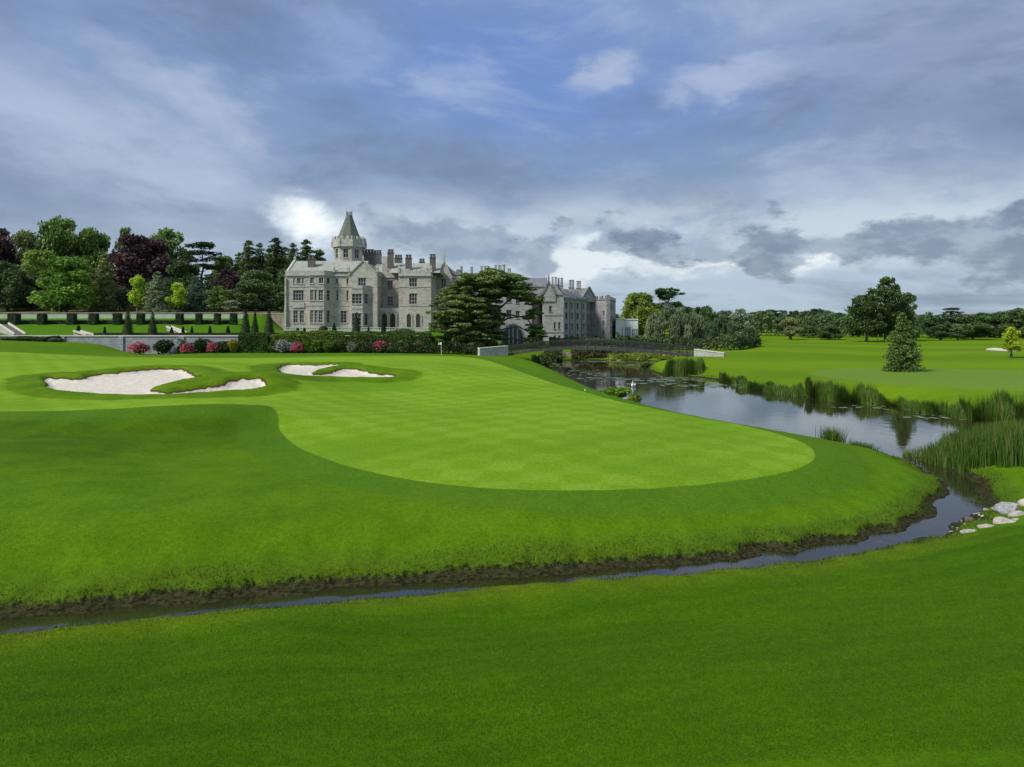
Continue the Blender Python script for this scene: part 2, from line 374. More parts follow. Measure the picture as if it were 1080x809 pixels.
def polar(x, y):
    x = np.asarray(x, float); y = np.asarray(y, float)
    return np.arctan2(x, y) * 1.3, np.log(np.hypot(x, y) + 1)
CP = []
def cp(px, py, z): CP.append((*at(px, py, z), z))
for q in ((540, 809, 1.0), (0, 809, 1.2), (1080, 809, 1.5), (540, 700, .85), (0, 720, .75), (250, 720, .85), (800, 700, 1.0), (1080, 660, 1.15), (0, 664, .6), (170, 645, .6), (380, 628, .62), (540, 612, .65), (700, 603, .65), (850, 590, .62), (960, 570, .6), (1070, 557, 1.0), (1090, 530, .8),
          (0, 632, .9), (150, 618, .95), (300, 610, .95), (540, 596, .9), (700, 582, .85), (850, 560, .8), (950, 528, .8), (985, 508, .7),
          (0, 560, 1.35), (0, 500, 1.75), (120, 500, 1.6), (150, 470, 1.5), (230, 468, 1.35), (300, 520, 1.3), (350, 478, 1.2), (320, 455, 1.35), (400, 500, 1.25), (540, 517, 1.25), (700, 515, 1.2), (862, 485, 1.15), (910, 480, 1.0), (760, 441, 1.2), (650, 450, 1.35), (540, 450, 1.4), (440, 450, 1.4), (600, 415, 1.35), (480, 400, 1.55),
          (0, 434, 2.2), (80, 432, 2.35), (160, 428, 2.55), (230, 426, 2.5), (280, 429, 2.2), (330, 430, 1.6),
          (100, 419, 1.75), (200, 419, 1.75), (275, 412, 1.7), (30, 415, 1.95), (60, 398, 2.6), (120, 390, 3.0), (180, 384, 3.15), (230, 388, 3.0), (285, 398, 2.5), (-60, 400, 2.6),
          (350, 401, 1.65), (420, 399, 1.6), (300, 384, 2.5), (330, 382, 2.6), (380, 384, 2.5), (420, 392, 2.1), (240, 380, 2.0), (100, 376, 2.2), (0, 372, 3.0), (200, 375.5, 1.5), (330, 375, 1.6), (440, 374.5, 1.8), (500, 375, 1.7), (560, 390, 1.35), (591, 404, 1.3), (671, 426, 1.25), (745, 440, 1.2), (820, 455, 1.15),
          (800, 398, 1.0), (850, 400, 1.2), (850, 380, 1.5), (790, 372, 1.9), (780, 392, .9), (1000, 415, 1.3), (1080, 428, 1.3), (1150, 420, 1.4), (900, 372, 1.5), (820, 365, 2.3), (900, 366, 1.8), (1000, 368, 1.5), (1060, 378, 1.7), (1030, 384, 1.2), (1100, 370, 2.0), (960, 388, 1.2)): cp(*q)
CP += [(0, 0, 1.2), (0, -6, 1.3), (12, -2, 1.8), (-12, -2, 1.4), (0, -60, 2), (-60, -60, 2.5), (60, -60, 3), (80, 10, 2.4), (-80, 10, 2.5), (50, 22, 1.6), (-50, 20, 1.6), (-45, 45, 2.3),
       (-95, 141, 3.4), (-85, 141, 2.7), (-80, 141, 1.25), (-65, 141, 1.05), (-45, 141, 1.1), (-25, 141, 1.2), (-10, 140, 1.3), (-3, 132, 1.1), (-2, 150, 2.2), (10, 150, 2.1), (20, 150, 2.1), (30, 145, 1.6), (45, 145, 1.6), (10, 200, 2.2), (30, 220, 1.4), (60, 215, 2.0), (110, 220, 2.3), (180, 230, 2.5), (70, 260, 3), (140, 300, 3.5), (0, 400, 4), (200, 400, 5), (400, 500, 6), (-200, 400, 6), (-400, 300, 6), (0, 1200, 6), (900, 900, 8), (-900, 900, 8), (0, 3000, 8), (120, 110, 2), (400, 100, 4), (-300, 100, 4)]
CP = np.array(CP); _ca, _cb = polar(CP[:, 0], CP[:, 1])
def _phi(d2): return np.where(d2 > 1e-12, .5 * d2 * np.log(d2 + 1e-12), 0)
_K = _phi((_ca[:, None] - _ca) ** 2 + (_cb[:, None] - _cb) ** 2) + np.eye(len(CP)) * 2e-5
_Pm = np.stack([np.ones_like(_ca), _ca, _cb], 1)
_A = np.block([[_K, _Pm], [_Pm.T, np.zeros((3, 3))]])
_w = np.linalg.solve(_A, np.concatenate([CP[:, 2], np.zeros(3)]))
def base_h(x, y):
    x = np.asarray(x, float); y = np.asarray(y, float); sh = x.shape; a, b = polar(x.ravel(), y.ravel()); out = _w[-3] + _w[-2] * a + _w[-1] * b
    for i in range(len(CP)): out += _w[i] * _phi((a - _ca[i]) ** 2 + (b - _cb[i]) ** 2)
    return np.clip(out, .35, 12).reshape(sh)
WALL_Y = 142.0
def terrace(x, y):
    tl = np.interp(y, [142, 150, 153, 168, 182, 185, 200, 260, 420, 900], [4.35, 4.45, 4.75, 7.0, 7.05, 9.9, 11, 15, 20, 20])
    tm = np.interp(y, [142, 150, 175, 185, 260, 420, 900], [4.35, 4.6, 5.25, 5.25, 5.5, 9, 12])
    w = sstep(x, -68, -61); return tl * (1 - w) + tm * w
def ground(x, y, bunk=True):
    x = np.asarray(x, float); y = np.asarray(y, float)
    h = base_h(x, y)
    m = sstep(y, 142.5, 143.7) * sstep(-x, 4, 17) * sstep(x, -420, -300)
    h = h * (1 - m) + terrace(x, y) * m
    d0 = sdf(WATER, x, y); d = d0 + np.exp(-np.abs(d0) / .9) * ((vnoise(x, y, .9, 1) - .5) * .7 * sstep(y, 200, 60) + (vnoise(x, y, 3.1, 2) - .5) * .28 * sstep(y, 120, 40)) * (1 - .7 * (sdf(NEARP, x, y) < .5))
    wb = 3.6 + 3 * sstep(x, 24, 30) * sstep(y, 45, 55) + 5 * sstep(y, 125, 132) + 1.3 * sstep(y, 19, 24) * sstep(x, 21, 18)
    wb = wb * 1.0; wb = np.where((y < 18 + .35 * np.abs(x)) & (sdf(NEARP, x, y) < 0), 3.4, wb)
    t = np.clip((d - .30) / wb, 0, 1); g = 1 - (1 - t) ** 2
    mud = .02 + .05 * np.clip(d / .30, 0, 1)
    cut = .12 * sstep(d, .30, .48) * (.5 + vnoise(x, y, 1.7, 7)) * (1 - t)
    h = np.where(d > .30, mud + (h - .07) * g + cut, mud)
    h = np.where(d <= 0, .02 - np.minimum(.6, -d * .5), h)
    h = h + (vnoise(x, y, .11, 5) - .5) * .16 * sstep(d, 2, 9) * sstep(np.hypot(x, y), 8, 20) * sstep(y, 110, 70)
    h = h - .42 * np.exp(-(seg_dist(HOLLOW, x, y) / 2.1) ** 2) * sstep(d, 2, 5)
    if bunk:
        for P, lip, drop in BUNK:
            s = sdf(P, x, y) + (vnoise(x, y, .8, 9) - .5) * .35
            n = sstep(s, .45, -.25)
            h = h - n * drop + lip * np.exp(-((s - .9) / 1.1) ** 2) * (s > -.3)
    return h, d
NEARP = np.array([(-80, -80), (80, -80), (80, 20), (17, 20.5), (13, 21.5), (8, 19.6), (4, 18.6), (0, 18), (-4, 17.3), (-8, 16.4), (-12, 15.6), (-30, 14), (-80, 10)])
HOLLOW = [at(-60, 466, 1.6), at(60, 462, 1.6), at(160, 459, 1.5), at(240, 455, 1.45), at(280, 449, 1.5)]   # dip at the foot of the mound
def seg_dist(P, x, y):
    best = np.full(np.shape(x), 1e9)
    for (ax, ay), (bx, by) in zip(P[:-1], P[1:]):
        ex, ey = bx - ax, by - ay; t = np.clip(((x - ax) * ex + (y - ay) * ey) / (ex * ex + ey * ey), 0, 1); best = np.minimum(best, np.hypot(x - ax - ex * t, y - ay - ey * t))
    return best
BUNK = []
def ray(px, py, bunk=False):
    """where the sight line of a photo point meets the ground"""
    Ys = np.exp(np.linspace(math.log(9), math.log(220), 1500)); Xs = (px - 540) / F * Ys; Zs = CZ - (py - HZ) / F * Ys
    h, _ = ground(Xs, Ys, bunk); k_ = np.nonzero(h >= Zs)[0]; i = k_[0] if len(k_) else len(Ys) - 1
    return (float(Xs[i]), float(Ys[i]))
def rays(P): return np.array([ray(a, b) for a, b in P])
b1 = [(a / 2.4545, 350 + b / 2.4545) for a, b in ((112, 120), (130, 118), (225, 121), (230, 110), (320, 103), (385, 95), (440, 92), (480, 98), (500, 112), (530, 116), (450, 127), (385, 144), (400, 153), (440, 157), (480, 150), (540, 143), (575, 138), (600, 124), (640, 118), (672, 121), (690, 134), (678, 143), (600, 151), (500, 160), (400, 165), (300, 164), (200, 156), (130, 149))]
b2 = [(290 + a / 6, 340 + b / 6) for a, b in ((25, 285), (75, 260), (200, 268), (400, 262), (405, 271), (300, 289), (240, 308), (228, 327), (300, 326), (350, 318), (400, 300), (440, 290), (510, 290), (570, 305), (620, 325), (740, 325), (760, 335), (740, 348), (500, 346), (300, 336), (100, 331), (40, 325))]
b3 = [(1040, 367.4), (1050, 366.6), (1060, 368), (1074, 369.6), (1076, 371), (1062, 370.6), (1050, 369.8), (1040, 369.4)]
B1, B2, B3 = [smooth_poly(rays(b), 1) for b in (b1, b2, b3)]
BUNK = [(B1, .16, .34), (B2, .14, .30), (B3, .1, .1)]
LIGHT = smooth_poly(rays([(-60, 437), (0, 434), (60, 434), (150, 431), (250, 427), (285, 428), (293, 436), (295, 455), (310, 470), (350, 487), (400, 501), (470, 512), (540, 517), (620, 518), (700, 515), (780, 508), (840, 497), (862, 485), (855, 470), (820, 457), (760, 444), (700, 433), (640, 421), (600, 409), (560, 396), (530, 385), (500, 377), (440, 375), (300, 377), (100, 375), (0, 371), (-60, 371)]), 2)
MOUND = smooth_poly(rays([(-20, 440), (60, 436), (150, 433), (250, 430), (290, 436), (290, 462), (250, 474), (150, 478), (90, 492), (0, 495), (-60, 480)]), 2)   # mound face, where shade is painted into the turf colour
STRIP = smooth_poly(rays([(850, 391), (900, 388), (1000, 389), (1160, 392), (1300, 402), (1250, 418), (1080, 413), (1000, 409), (900, 402), (860, 397)]), 2)

def build_terrain():
    th = np.concatenate([np.linspace(-180, -60, 50)[:-1], np.linspace(-60, -39, 50)[:-1], np.linspace(-39, 39, 860), np.linspace(39, 60, 50)[1:], np.linspace(60, 180, 50)[1:]])
    r = np.concatenate([np.linspace(1.0, 8.5, 25)[:-1], np.exp(np.linspace(math.log(8.5), math.log(240), 640)), np.exp(np.linspace(math.log(240), math.log(4000), 60))[1:]])
    T, Rr = np.meshgrid(R(1) * th, r); x = Rr * np.sin(T); y = Rr * np.cos(T)
    h, d = ground(x, y); n, m = x.shape
    sg = sdf(LIGHT, x, y); ss = np.minimum(np.minimum(sdf(B1, x, y), sdf(B2, x, y)), sdf(B3, x, y)) + (vnoise(x, y, .8, 9) - .5) * .35 + (vnoise(x, y, 2.6, 4) - .5) * .22
    st = sdf(STRIP, x, y); nf = sdf(NEARP, x, y)
    V = np.stack([x, y, h], -1).reshape(-1, 3)
    I = np.arange(n * m).reshape(n, m); Fc = np.stack([I[:-1, :-1], I[:-1, 1:], I[1:, 1:], I[1:, :-1]], -1).reshape(-1, 4)
    cen = len(V); V = np.vstack([V, [[0, 0, float(h[0].mean())]]])
    e = lambda a: np.append(a.ravel(), 9.0)
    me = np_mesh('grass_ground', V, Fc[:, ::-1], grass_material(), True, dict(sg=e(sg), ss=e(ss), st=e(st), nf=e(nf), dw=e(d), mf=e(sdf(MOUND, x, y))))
    o = link('grass_ground', me); tag(o, kind='structure'); return o
def grass_material():
    m, k, b = new_mat('turf'); pos = k.node('ShaderNodeNewGeometry').outputs['Position']; x, y, z = k.sep(pos)
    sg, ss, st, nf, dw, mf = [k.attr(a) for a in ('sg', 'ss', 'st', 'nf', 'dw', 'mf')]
    big = k.noise(pos, .07, 4, .6); med = k.noise(pos, .55, 5, .65, .3); fine = k.noise(pos, 7.0, 5, .75); vf = k.noise(pos, 30.0, 3, .75)
    # long streaks left by the mower
    rot = k.comb(k.m('ADD', k.m('MULTIPLY', x, .25), k.m('MULTIPLY', y, .08)), k.m('ADD', k.m('MULTIPLY', y, 1.4), k.m('MULTIPLY', x, -.25)), 0)
    streak = k.noise(rot, 1.3, 4, .6)
    wob = k.m('MULTIPLY', k.m('SUBTRACT', med, .5), .25)
    c = k.mix(k.mr(med, .3, .7), (.056, .136, .003), (.084, .178, .004))                    # rough
    c = k.mix(k.m('MULTIPLY', k.mr(big, .4, .65), .5), c, (.085, .160, .002))
    moundshade = k.m('MULTIPLY', k.mr(k.m('ADD', mf, k.m('MULTIPLY', wob, 8)), 2.2, -3.5), k.mr(sg, 0, .6))
    c = k.mix(k.m('MULTIPLY', moundshade, .7), c, k.mix(k.mr(med, .3, .7), (.030, .078, .002), (.050, .112, .003)))  # darkens the slope's colour to stand in for its shading
    # contour mowing rings round the putting green
    ring = k.m('SINE', k.m('MULTIPLY', k.m('ADD', sg, wob), 2.6))
    ringm = k.m('MULTIPLY', k.mr(x, -7, -1), k.m('MULTIPLY', k.mr(sg, 2.0, 3.0), k.mr(sg, 9.0, 5.0)))
    c = k.mix(k.m('MULTIPLY', k.m('MULTIPLY', k.mr(ring, -.6, .6), ringm), .6), c, (.080, .180, .004))
    col_ = k.m('MULTIPLY', k.mr(k.m('ADD', sg, wob), -.1, .1), k.mr(k.m('ADD', sg, wob), 2.3, 2.0))
    c = k.mix(k.m('MULTIPLY', col_, .5), c, (.058, .142, .010))
    # far-side fairways
    far = k.m('MULTIPLY', k.mr(y, 44, 52), k.mr(x, 14, 20))
    mow = k.mr(k.m('ADD', k.m('MULTIPLY', k.m('SINE', k.m('ADD', k.m('MULTIPLY', y, .17), k.m('ADD', k.m('MULTIPLY', x, .03), k.m('MULTIPLY', big, 5)))), .35), k.m('MULTIPLY', k.m('SUBTRACT', streak, .5), 2.0)), -.6, .6)
    c = k.mix(k.m('MULTIPLY', far, .9), c, k.mix(mow, (.085, .170, .003), (.135, .225, .005)))
    c = k.mix(k.m('MULTIPLY', k.mr(k.m('ADD', st, k.m('MULTIPLY', wob, 4)), .8, -.8), .7), c, (.13, .215, .035))
    # near fairway
    nfm = k.mr(nf, .2, -.4)
    nc = k.mix(k.mr(streak, .3, .7), (.034, .098, .001), (.054, .134, .0015))
    nc = k.mix(k.m('MULTIPLY', k.mr(big, .42, .62), .6), nc, (.064, .130, .002))
    c = k.mix(nfm, c, nc)
    # putting green with faint chequered mowing
    a1 = k.m('SINE', k.m('MULTIPLY', k.m('ADD', k.m('MULTIPLY', x, .80), k.m('MULTIPLY', y, .60)), 2.8))
    a2 = k.m('SINE', k.m('MULTIPLY', k.m('ADD', k.m('MULTIPLY', x, -.66), k.m('MULTIPLY', y, .75)), 2.8))
    chk = k.m('MULTIPLY', k.mr(k.m('ADD', a1, a2), -.7, .7), k.mr(big, .3, .6))
    gm = k.m('MULTIPLY', k.mr(k.m('ADD', sg, wob), .05, -.05), k.mr(y, 139, 136))
    gc = k.mix(k.mr(big, .35, .65), (.112, .232, .008), (.155, .282, .012))
    gc = k.mix(k.m('MULTIPLY', chk, .62), gc, (.195, .325, .030))
    gc = k.mix(k.m('MULTIPLY', k.mr(streak, .4, .7), .3), gc, (.13, .25, .003))
    c = k.mix(gm, c, gc)
    # rough collar round the bunkers
    c = k.mix(k.m('MULTIPLY', k.m('MULTIPLY', k.mr(k.m('ADD', ss, k.m('MULTIPLY', wob, 3)), 3.2, 2.4), k.mr(y, 100, 98)), .85), c, k.mix(k.mr(med, .35, .65), (.050, .120, .002), (.090, .165, .003)))
    # terraces: cooler lawn
    c = k.mix(k.m('MULTIPLY', k.mr(y, 142.6, 143.2), k.mr(x, -8, -18)), c, (.060, .150, .005))
    c = k.mix(k.m('MULTIPLY', k.mr(y, 184.3, 184.9), k.mr(x, -8, -18)), c, k.mix(k.mr(k.noise(pos, .12, 4), .4, .6), (.13, .10, .06), (.05, .09, .02)))
    # drier, yellower turf by the water, near lip's light painted in too; then mud
    wn = k.m('ADD', dw, k.m('MULTIPLY', k.m('SUBTRACT', fine, .5), .45))
    c = k.mix(k.m('MULTIPLY', k.m('MULTIPLY', k.mr(wn, 2.6, .9), nfm), .6), c, (.135, .185, .006))
    c = k.mix(k.m('MULTIPLY', k.mr(wn, 1.5, .6), .45), c, (.060, .085, .010))
    c = k.mix(k.mr(wn, .46, .34), c, k.mix(k.mr(fine, .35, .6), (.012, .013, .005), (.042, .043, .017)))
    # fine blades
    fv = k.m('ADD', k.m('MULTIPLY', k.m('SUBTRACT', fine, .5), 1.1), k.m('MULTIPLY', k.m('SUBTRACT', vf, .5), 1.8))
    vary = k.m('ADD', 1.0, fv)
    vc = k.node('ShaderNodeVectorMath', operation='SCALE'); k.put(vc.inputs[0], c); k.put(vc.inputs[3], vary); c = vc.outputs[0]
    # sand
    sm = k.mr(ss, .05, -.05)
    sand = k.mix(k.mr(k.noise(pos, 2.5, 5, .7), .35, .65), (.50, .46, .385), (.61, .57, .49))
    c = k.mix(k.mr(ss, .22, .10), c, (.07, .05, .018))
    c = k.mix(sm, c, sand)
    k.put(b.inputs['Base Color'], c); b.inputs['Roughness'].default_value = .85; b.inputs['Specular IOR Level'].default_value = .04
    bn = k.node('ShaderNodeBump'); bn.inputs['Strength'].default_value = .55; bn.inputs['Distance'].default_value = .06
    k.put(bn.inputs['Height'], k.m('ADD', fine, k.m('MULTIPLY', vf, .6))); k.put(b.inputs['Normal'], bn.outputs[0])
    return m
build_terrain()

def build_water():
    m, k, b = new_mat('pond_water'); pos = k.node('ShaderNodeNewGeometry').outputs['Position']; x, y, z = k.sep(pos)
    b.inputs['Base Color'].default_value = (.02, .018, .01, 1); b.inputs['Roughness'].default_value = .02; b.inputs['IOR'].default_value = 1.45
    b.inputs['Specular IOR Level'].default_value = .9
    scum = k.noise(pos, .35, 6, .7)
    film = k.mr(scum, .58, .66)
    k.put(b.inputs['Base Color'], k.mix(k.m('MULTIPLY', film, .6), (.020, .018, .009), (.055, .058, .025)))
    k.put(b.inputs['Roughness'], k.m('ADD', .015, k.m('MULTIPLY', film, .10)))
    n = k.m('ADD', k.noise(k.comb(x, k.m('MULTIPLY', y, 1.0), 0), 1.1, 3, .5), k.m('MULTIPLY', k.noise(pos, 5, 3, .6), .25))
    bn = k.node('ShaderNodeBump'); bn.inputs['Strength'].default_value = .10; bn.inputs['Distance'].default_value = .05
    k.put(bn.inputs['Height'], n); k.put(b.inputs['Normal'], bn.outputs[0])
    mb = MB(); mb.poly([(-60, 8, 0), (90, 8, 0), (90, 140, 0), (-60, 140, 0)]); o = mb.build('water', m); tag(o, kind='structure')
build_water()
def gz(x, y): return float(ground(np.array([x]), np.array([y]))[0][0])

# ------------------------------------------------------------------ building kit
class Face:
    """a vertical wall plane from plan point a to b (left to right seen from outside)"""
    def __init__(s, a, b):
        s.a = Vector((a[0], a[1])); s.b = Vector((b[0], b[1])); s.L = (s.b - s.a).length; s.d = (s.b - s.a) / s.L; s.n = Vector((s.d.y, -s.d.x))
    def p(s, u, z, out=0.0):
        q = s.a + s.d * u + s.n * out; return (q.x, q.y, z)
def wall_face(mb, f, z0, z1, holes=(), reveal=.4, gable=None):
    """holes: (u0,u1,z0,z1) or (u0,u1,z0,z1,'arch'); gable=(ul,ur,zpeak) adds a triangle on top"""
    us = sorted({0.0, f.L, *[h[0] for h in holes], *[h[1] for h in holes]}); zs = sorted({z0, z1, *[h[2] for h in holes], *[h[3] for h in holes]})
    for i in range(len(us) - 1):
        for j in range(len(zs) - 1):
            cu, cz = (us[i] + us[i + 1]) / 2, (zs[j] + zs[j + 1]) / 2
            if any(h[0] < cu < h[1] and h[2] < cz < h[3] for h in holes): continue
            mb.poly([f.p(us[i], zs[j]), f.p(us[i + 1], zs[j]), f.p(us[i + 1], zs[j + 1]), f.p(us[i], zs[j + 1])])
    for h in holes:
        u0, u1, a, b = h[:4]
        mb.poly([f.p(u0, a), f.p(u0, b), f.p(u0, b, -reveal), f.p(u0, a, -reveal)]); mb.poly([f.p(u1, b), f.p(u1, a), f.p(u1, a, -reveal), f.p(u1, b, -reveal)])
        mb.poly([f.p(u0, b), f.p(u1, b), f.p(u1, b, -reveal), f.p(u0, b, -reveal)]); mb.poly([f.p(u1, a), f.p(u0, a), f.p(u0, a, -reveal), f.p(u1, a, -reveal)])
        if len(h) > 4:
            zs_ = b - (u1 - u0) * .75; c = (u0 + u1) / 2; r = u1 - u0; n = 6
            for sgn, edge in ((1, u0), (-1, u1)):
                arc = []
                for q in range(n + 1):
                    t = q / n; uu = edge + sgn * (c - u0) * (1 - math.cos(t * math.pi / 2)) ; zz = zs_ + (b - .05 - zs_) * math.sin(t * math.pi / 2)
                    arc.append((uu, zz))
                for q in range(n):
                    (ua, za), (ub, zb) = arc[q], arc[q + 1]
                    mb.poly([f.p(ua, za, .004), f.p(ub, zb, .004), f.p(ub, b, .004), f.p(ua, b, .004)])
                    mb.poly([f.p(ua, za), f.p(ub, zb), f.p(ub, zb, -reveal), f.p(ua, za, -reveal)])
    if gable:
        ul, ur, zp = gable; mb.poly([f.p(ul, z1), f.p(ur, z1), f.p((ul + ur) / 2, zp)])
def add_window(par, f, h, nx=2, nz=2, fm=None, gm=None, depth=.26, sill=True, pane_mat=None):
    """window part: jambs, mullions and sill with a glass pane as its child"""
    u0, u1, a, b = h[:4]; fm = fm or M['trim']; mb = MB(); w = .13
    def strip(ua, ub, za, zb, o0, o1):
        n = len(mb.v); P = [f.p(ua, za, o0), f.p(ub, za, o0), f.p(ub, za, o1), f.p(ua, za, o1), f.p(ua, zb, o0), f.p(ub, zb, o0), f.p(ub, zb, o1), f.p(ua, zb, o1)]
        mb.v += P; mb.f += [(n, n + 1, n + 2, n + 3), (n + 7, n + 6, n + 5, n + 4), (n, n + 4, n + 5, n + 1), (n + 1, n + 5, n + 6, n + 2), (n + 2, n + 6, n + 7, n + 3), (n + 3, n + 7, n + 4, n)]
    e = .004
    strip(u0 + e, u0 + w, a + e, b - e, -depth, -depth + .14); strip(u1 - w, u1 - e, a + e, b - e, -depth, -depth + .14)
    strip(u0 + w, u1 - w, b - w, b - e, -depth, -depth + .138); strip(u0 + w, u1 - w, a + e, a + w, -depth, -depth + .138)
    for i in range(1, nx):
        c = u0 + (u1 - u0) * i / nx; strip(c - .055, c + .055, a + w, b - w, -depth, -depth + .13)
    for j in range(1, nz):
        c = a + (b - a) * j / nz; strip(u0 + w, u1 - w, c - .045, c + .045, -depth, -depth + .12)
    if sill: strip(u0 - .12, u1 + .12, a - .16, a - .01, -.02, .14); strip(u0 - .1, u1 + .1, b + .01, b + .14, -.02, .09)
    wo = mb.build('window', fm, par)
    g = MB(); g.poly([f.p(u0, a, -depth - .04), f.p(u1, a, -depth - .04), f.p(u1, b, -depth - .04), f.p(u0, b, -depth - .04)])
    g.build('pane', gm or M['glass'], wo); return wo
def band(mb, f, z0, z1, out, u0=0.0, u1=None, back=.1):
    u1 = f.L if u1 is None else u1; n = len(mb.v)
    P = [f.p(u0, z0, -back), f.p(u1, z0, -back), f.p(u1, z0, out), f.p(u0, z0, out), f.p(u0, z1, -back), f.p(u1, z1, -back), f.p(u1, z1, out), f.p(u0, z1, out)]
    mb.v += P; mb.f += [(n, n + 1, n + 2, n + 3), (n + 7, n + 6, n + 5, n + 4), (n, n + 4, n + 5, n + 1), (n + 1, n + 5, n + 6, n + 2), (n + 2, n + 6, n + 7, n + 3), (n + 3, n + 7, n + 4, n)]
def battlement(mb, f, z, h=.7, w=1.0, gap=.7, out=.12):
    u = 0.0
    while u + w <= f.L + .3:
        band(mb, f, z, z + h, out, u, min(u + w, f.L), .35); u += w + gap
def gable_roof(mb, x0, x1, y0, y1, ze, zr, along='x', over=.15, hip=0):
    if along == 'x':
        ym = (y0 + y1) / 2; A = [(x0, y0 - over, ze), (x1, y0 - over, ze), (x1 - hip, ym, zr), (x0 + hip, ym, zr)]; B = [(x1, y1 + over, ze), (x0, y1 + over, ze), (x0 + hip, ym, zr), (x1 - hip, ym, zr)]
        mb.poly(A); mb.poly(B); mb.poly([(x0, y1 + over, ze), (x0, y0 - over, ze), (x0 + hip, ym, zr)]); mb.poly([(x1, y0 - over, ze), (x1, y1 + over, ze), (x1 - hip, ym, zr)])
    else:
        xm = (x0 + x1) / 2
        mb.poly([(x0 - over, y1, ze), (x0 - over, y0, ze), (xm, y0, zr), (xm, y1, zr)]); mb.poly([(x1 + over, y0, ze), (x1 + over, y1, ze), (xm, y1, zr), (xm, y0, zr)])
        mb.poly([(x1 + over, y1, ze), (x0 - over, y1, ze), (xm, y1, zr)])
def coping(mb, f, ul, ur, zl, zp, w=.35, out=.15):
    um = (ul + ur) / 2
    for a, b in (((ul, zl), (um, zp)), ((um, zp), (ur, zl))):
        mb.bar(f.p(a[0], a[1] + .1, out - .2), f.p(b[0], b[1] + .1, out - .2), .55, w)
def chimney(par, x0, x1, y, z0, z1, n=2, mat='chimney', flue=.9):
    """stack with a base, cap and n flues; one part"""
    mb = MB(); d = .9; zc = z1 - flue
    mb.box(x0, x1, y, y + d, z0, zc - .18); mb.box(x0 - .12, x1 + .12, y - .12, y + d + .12, zc - .18, zc)
    w = (x1 - x0) / n
    for i in range(n):
        c = x0 + w * (i + .5); r = min(.42, w * .46); cy = y + d / 2
        pl = [(c + r * math.cos(t * math.pi / 4 + .39), cy + r * math.sin(t * math.pi / 4 + .39)) for t in range(8)]
        mb.hexa(pl, zc, z1 - .15); pl2 = [(c + (px_ - c) * 1.2, cy + (py_ - cy) * 1.2) for px_, py_ in pl]; mb.hexa(pl2, z1 - .15, z1)
    return mb.build('chimney', M[mat], par)
def pinnacle(mb, x, y, z0, z1, w=.35):
    zm = z0 + (z1 - z0) * .45; a = [(x - w, y - w), (x + w, y - w), (x + w, y + w), (x - w, y + w)]; t = [(x - .04, y - .04), (x + .04, y - .04), (x + .04, y + .04), (x - .04, y + .04)]
    mb.hexa(a, z0, zm); b = [(x + (p - x) * 1.25, y + (q - y) * 1.25) for p, q in a]; mb.hexa(b, zm, zm + .2, a); mb.hexa([(x + (p - x) * .9, y + (q - y) * .9) for p, q in a], zm + .2, z1, t)

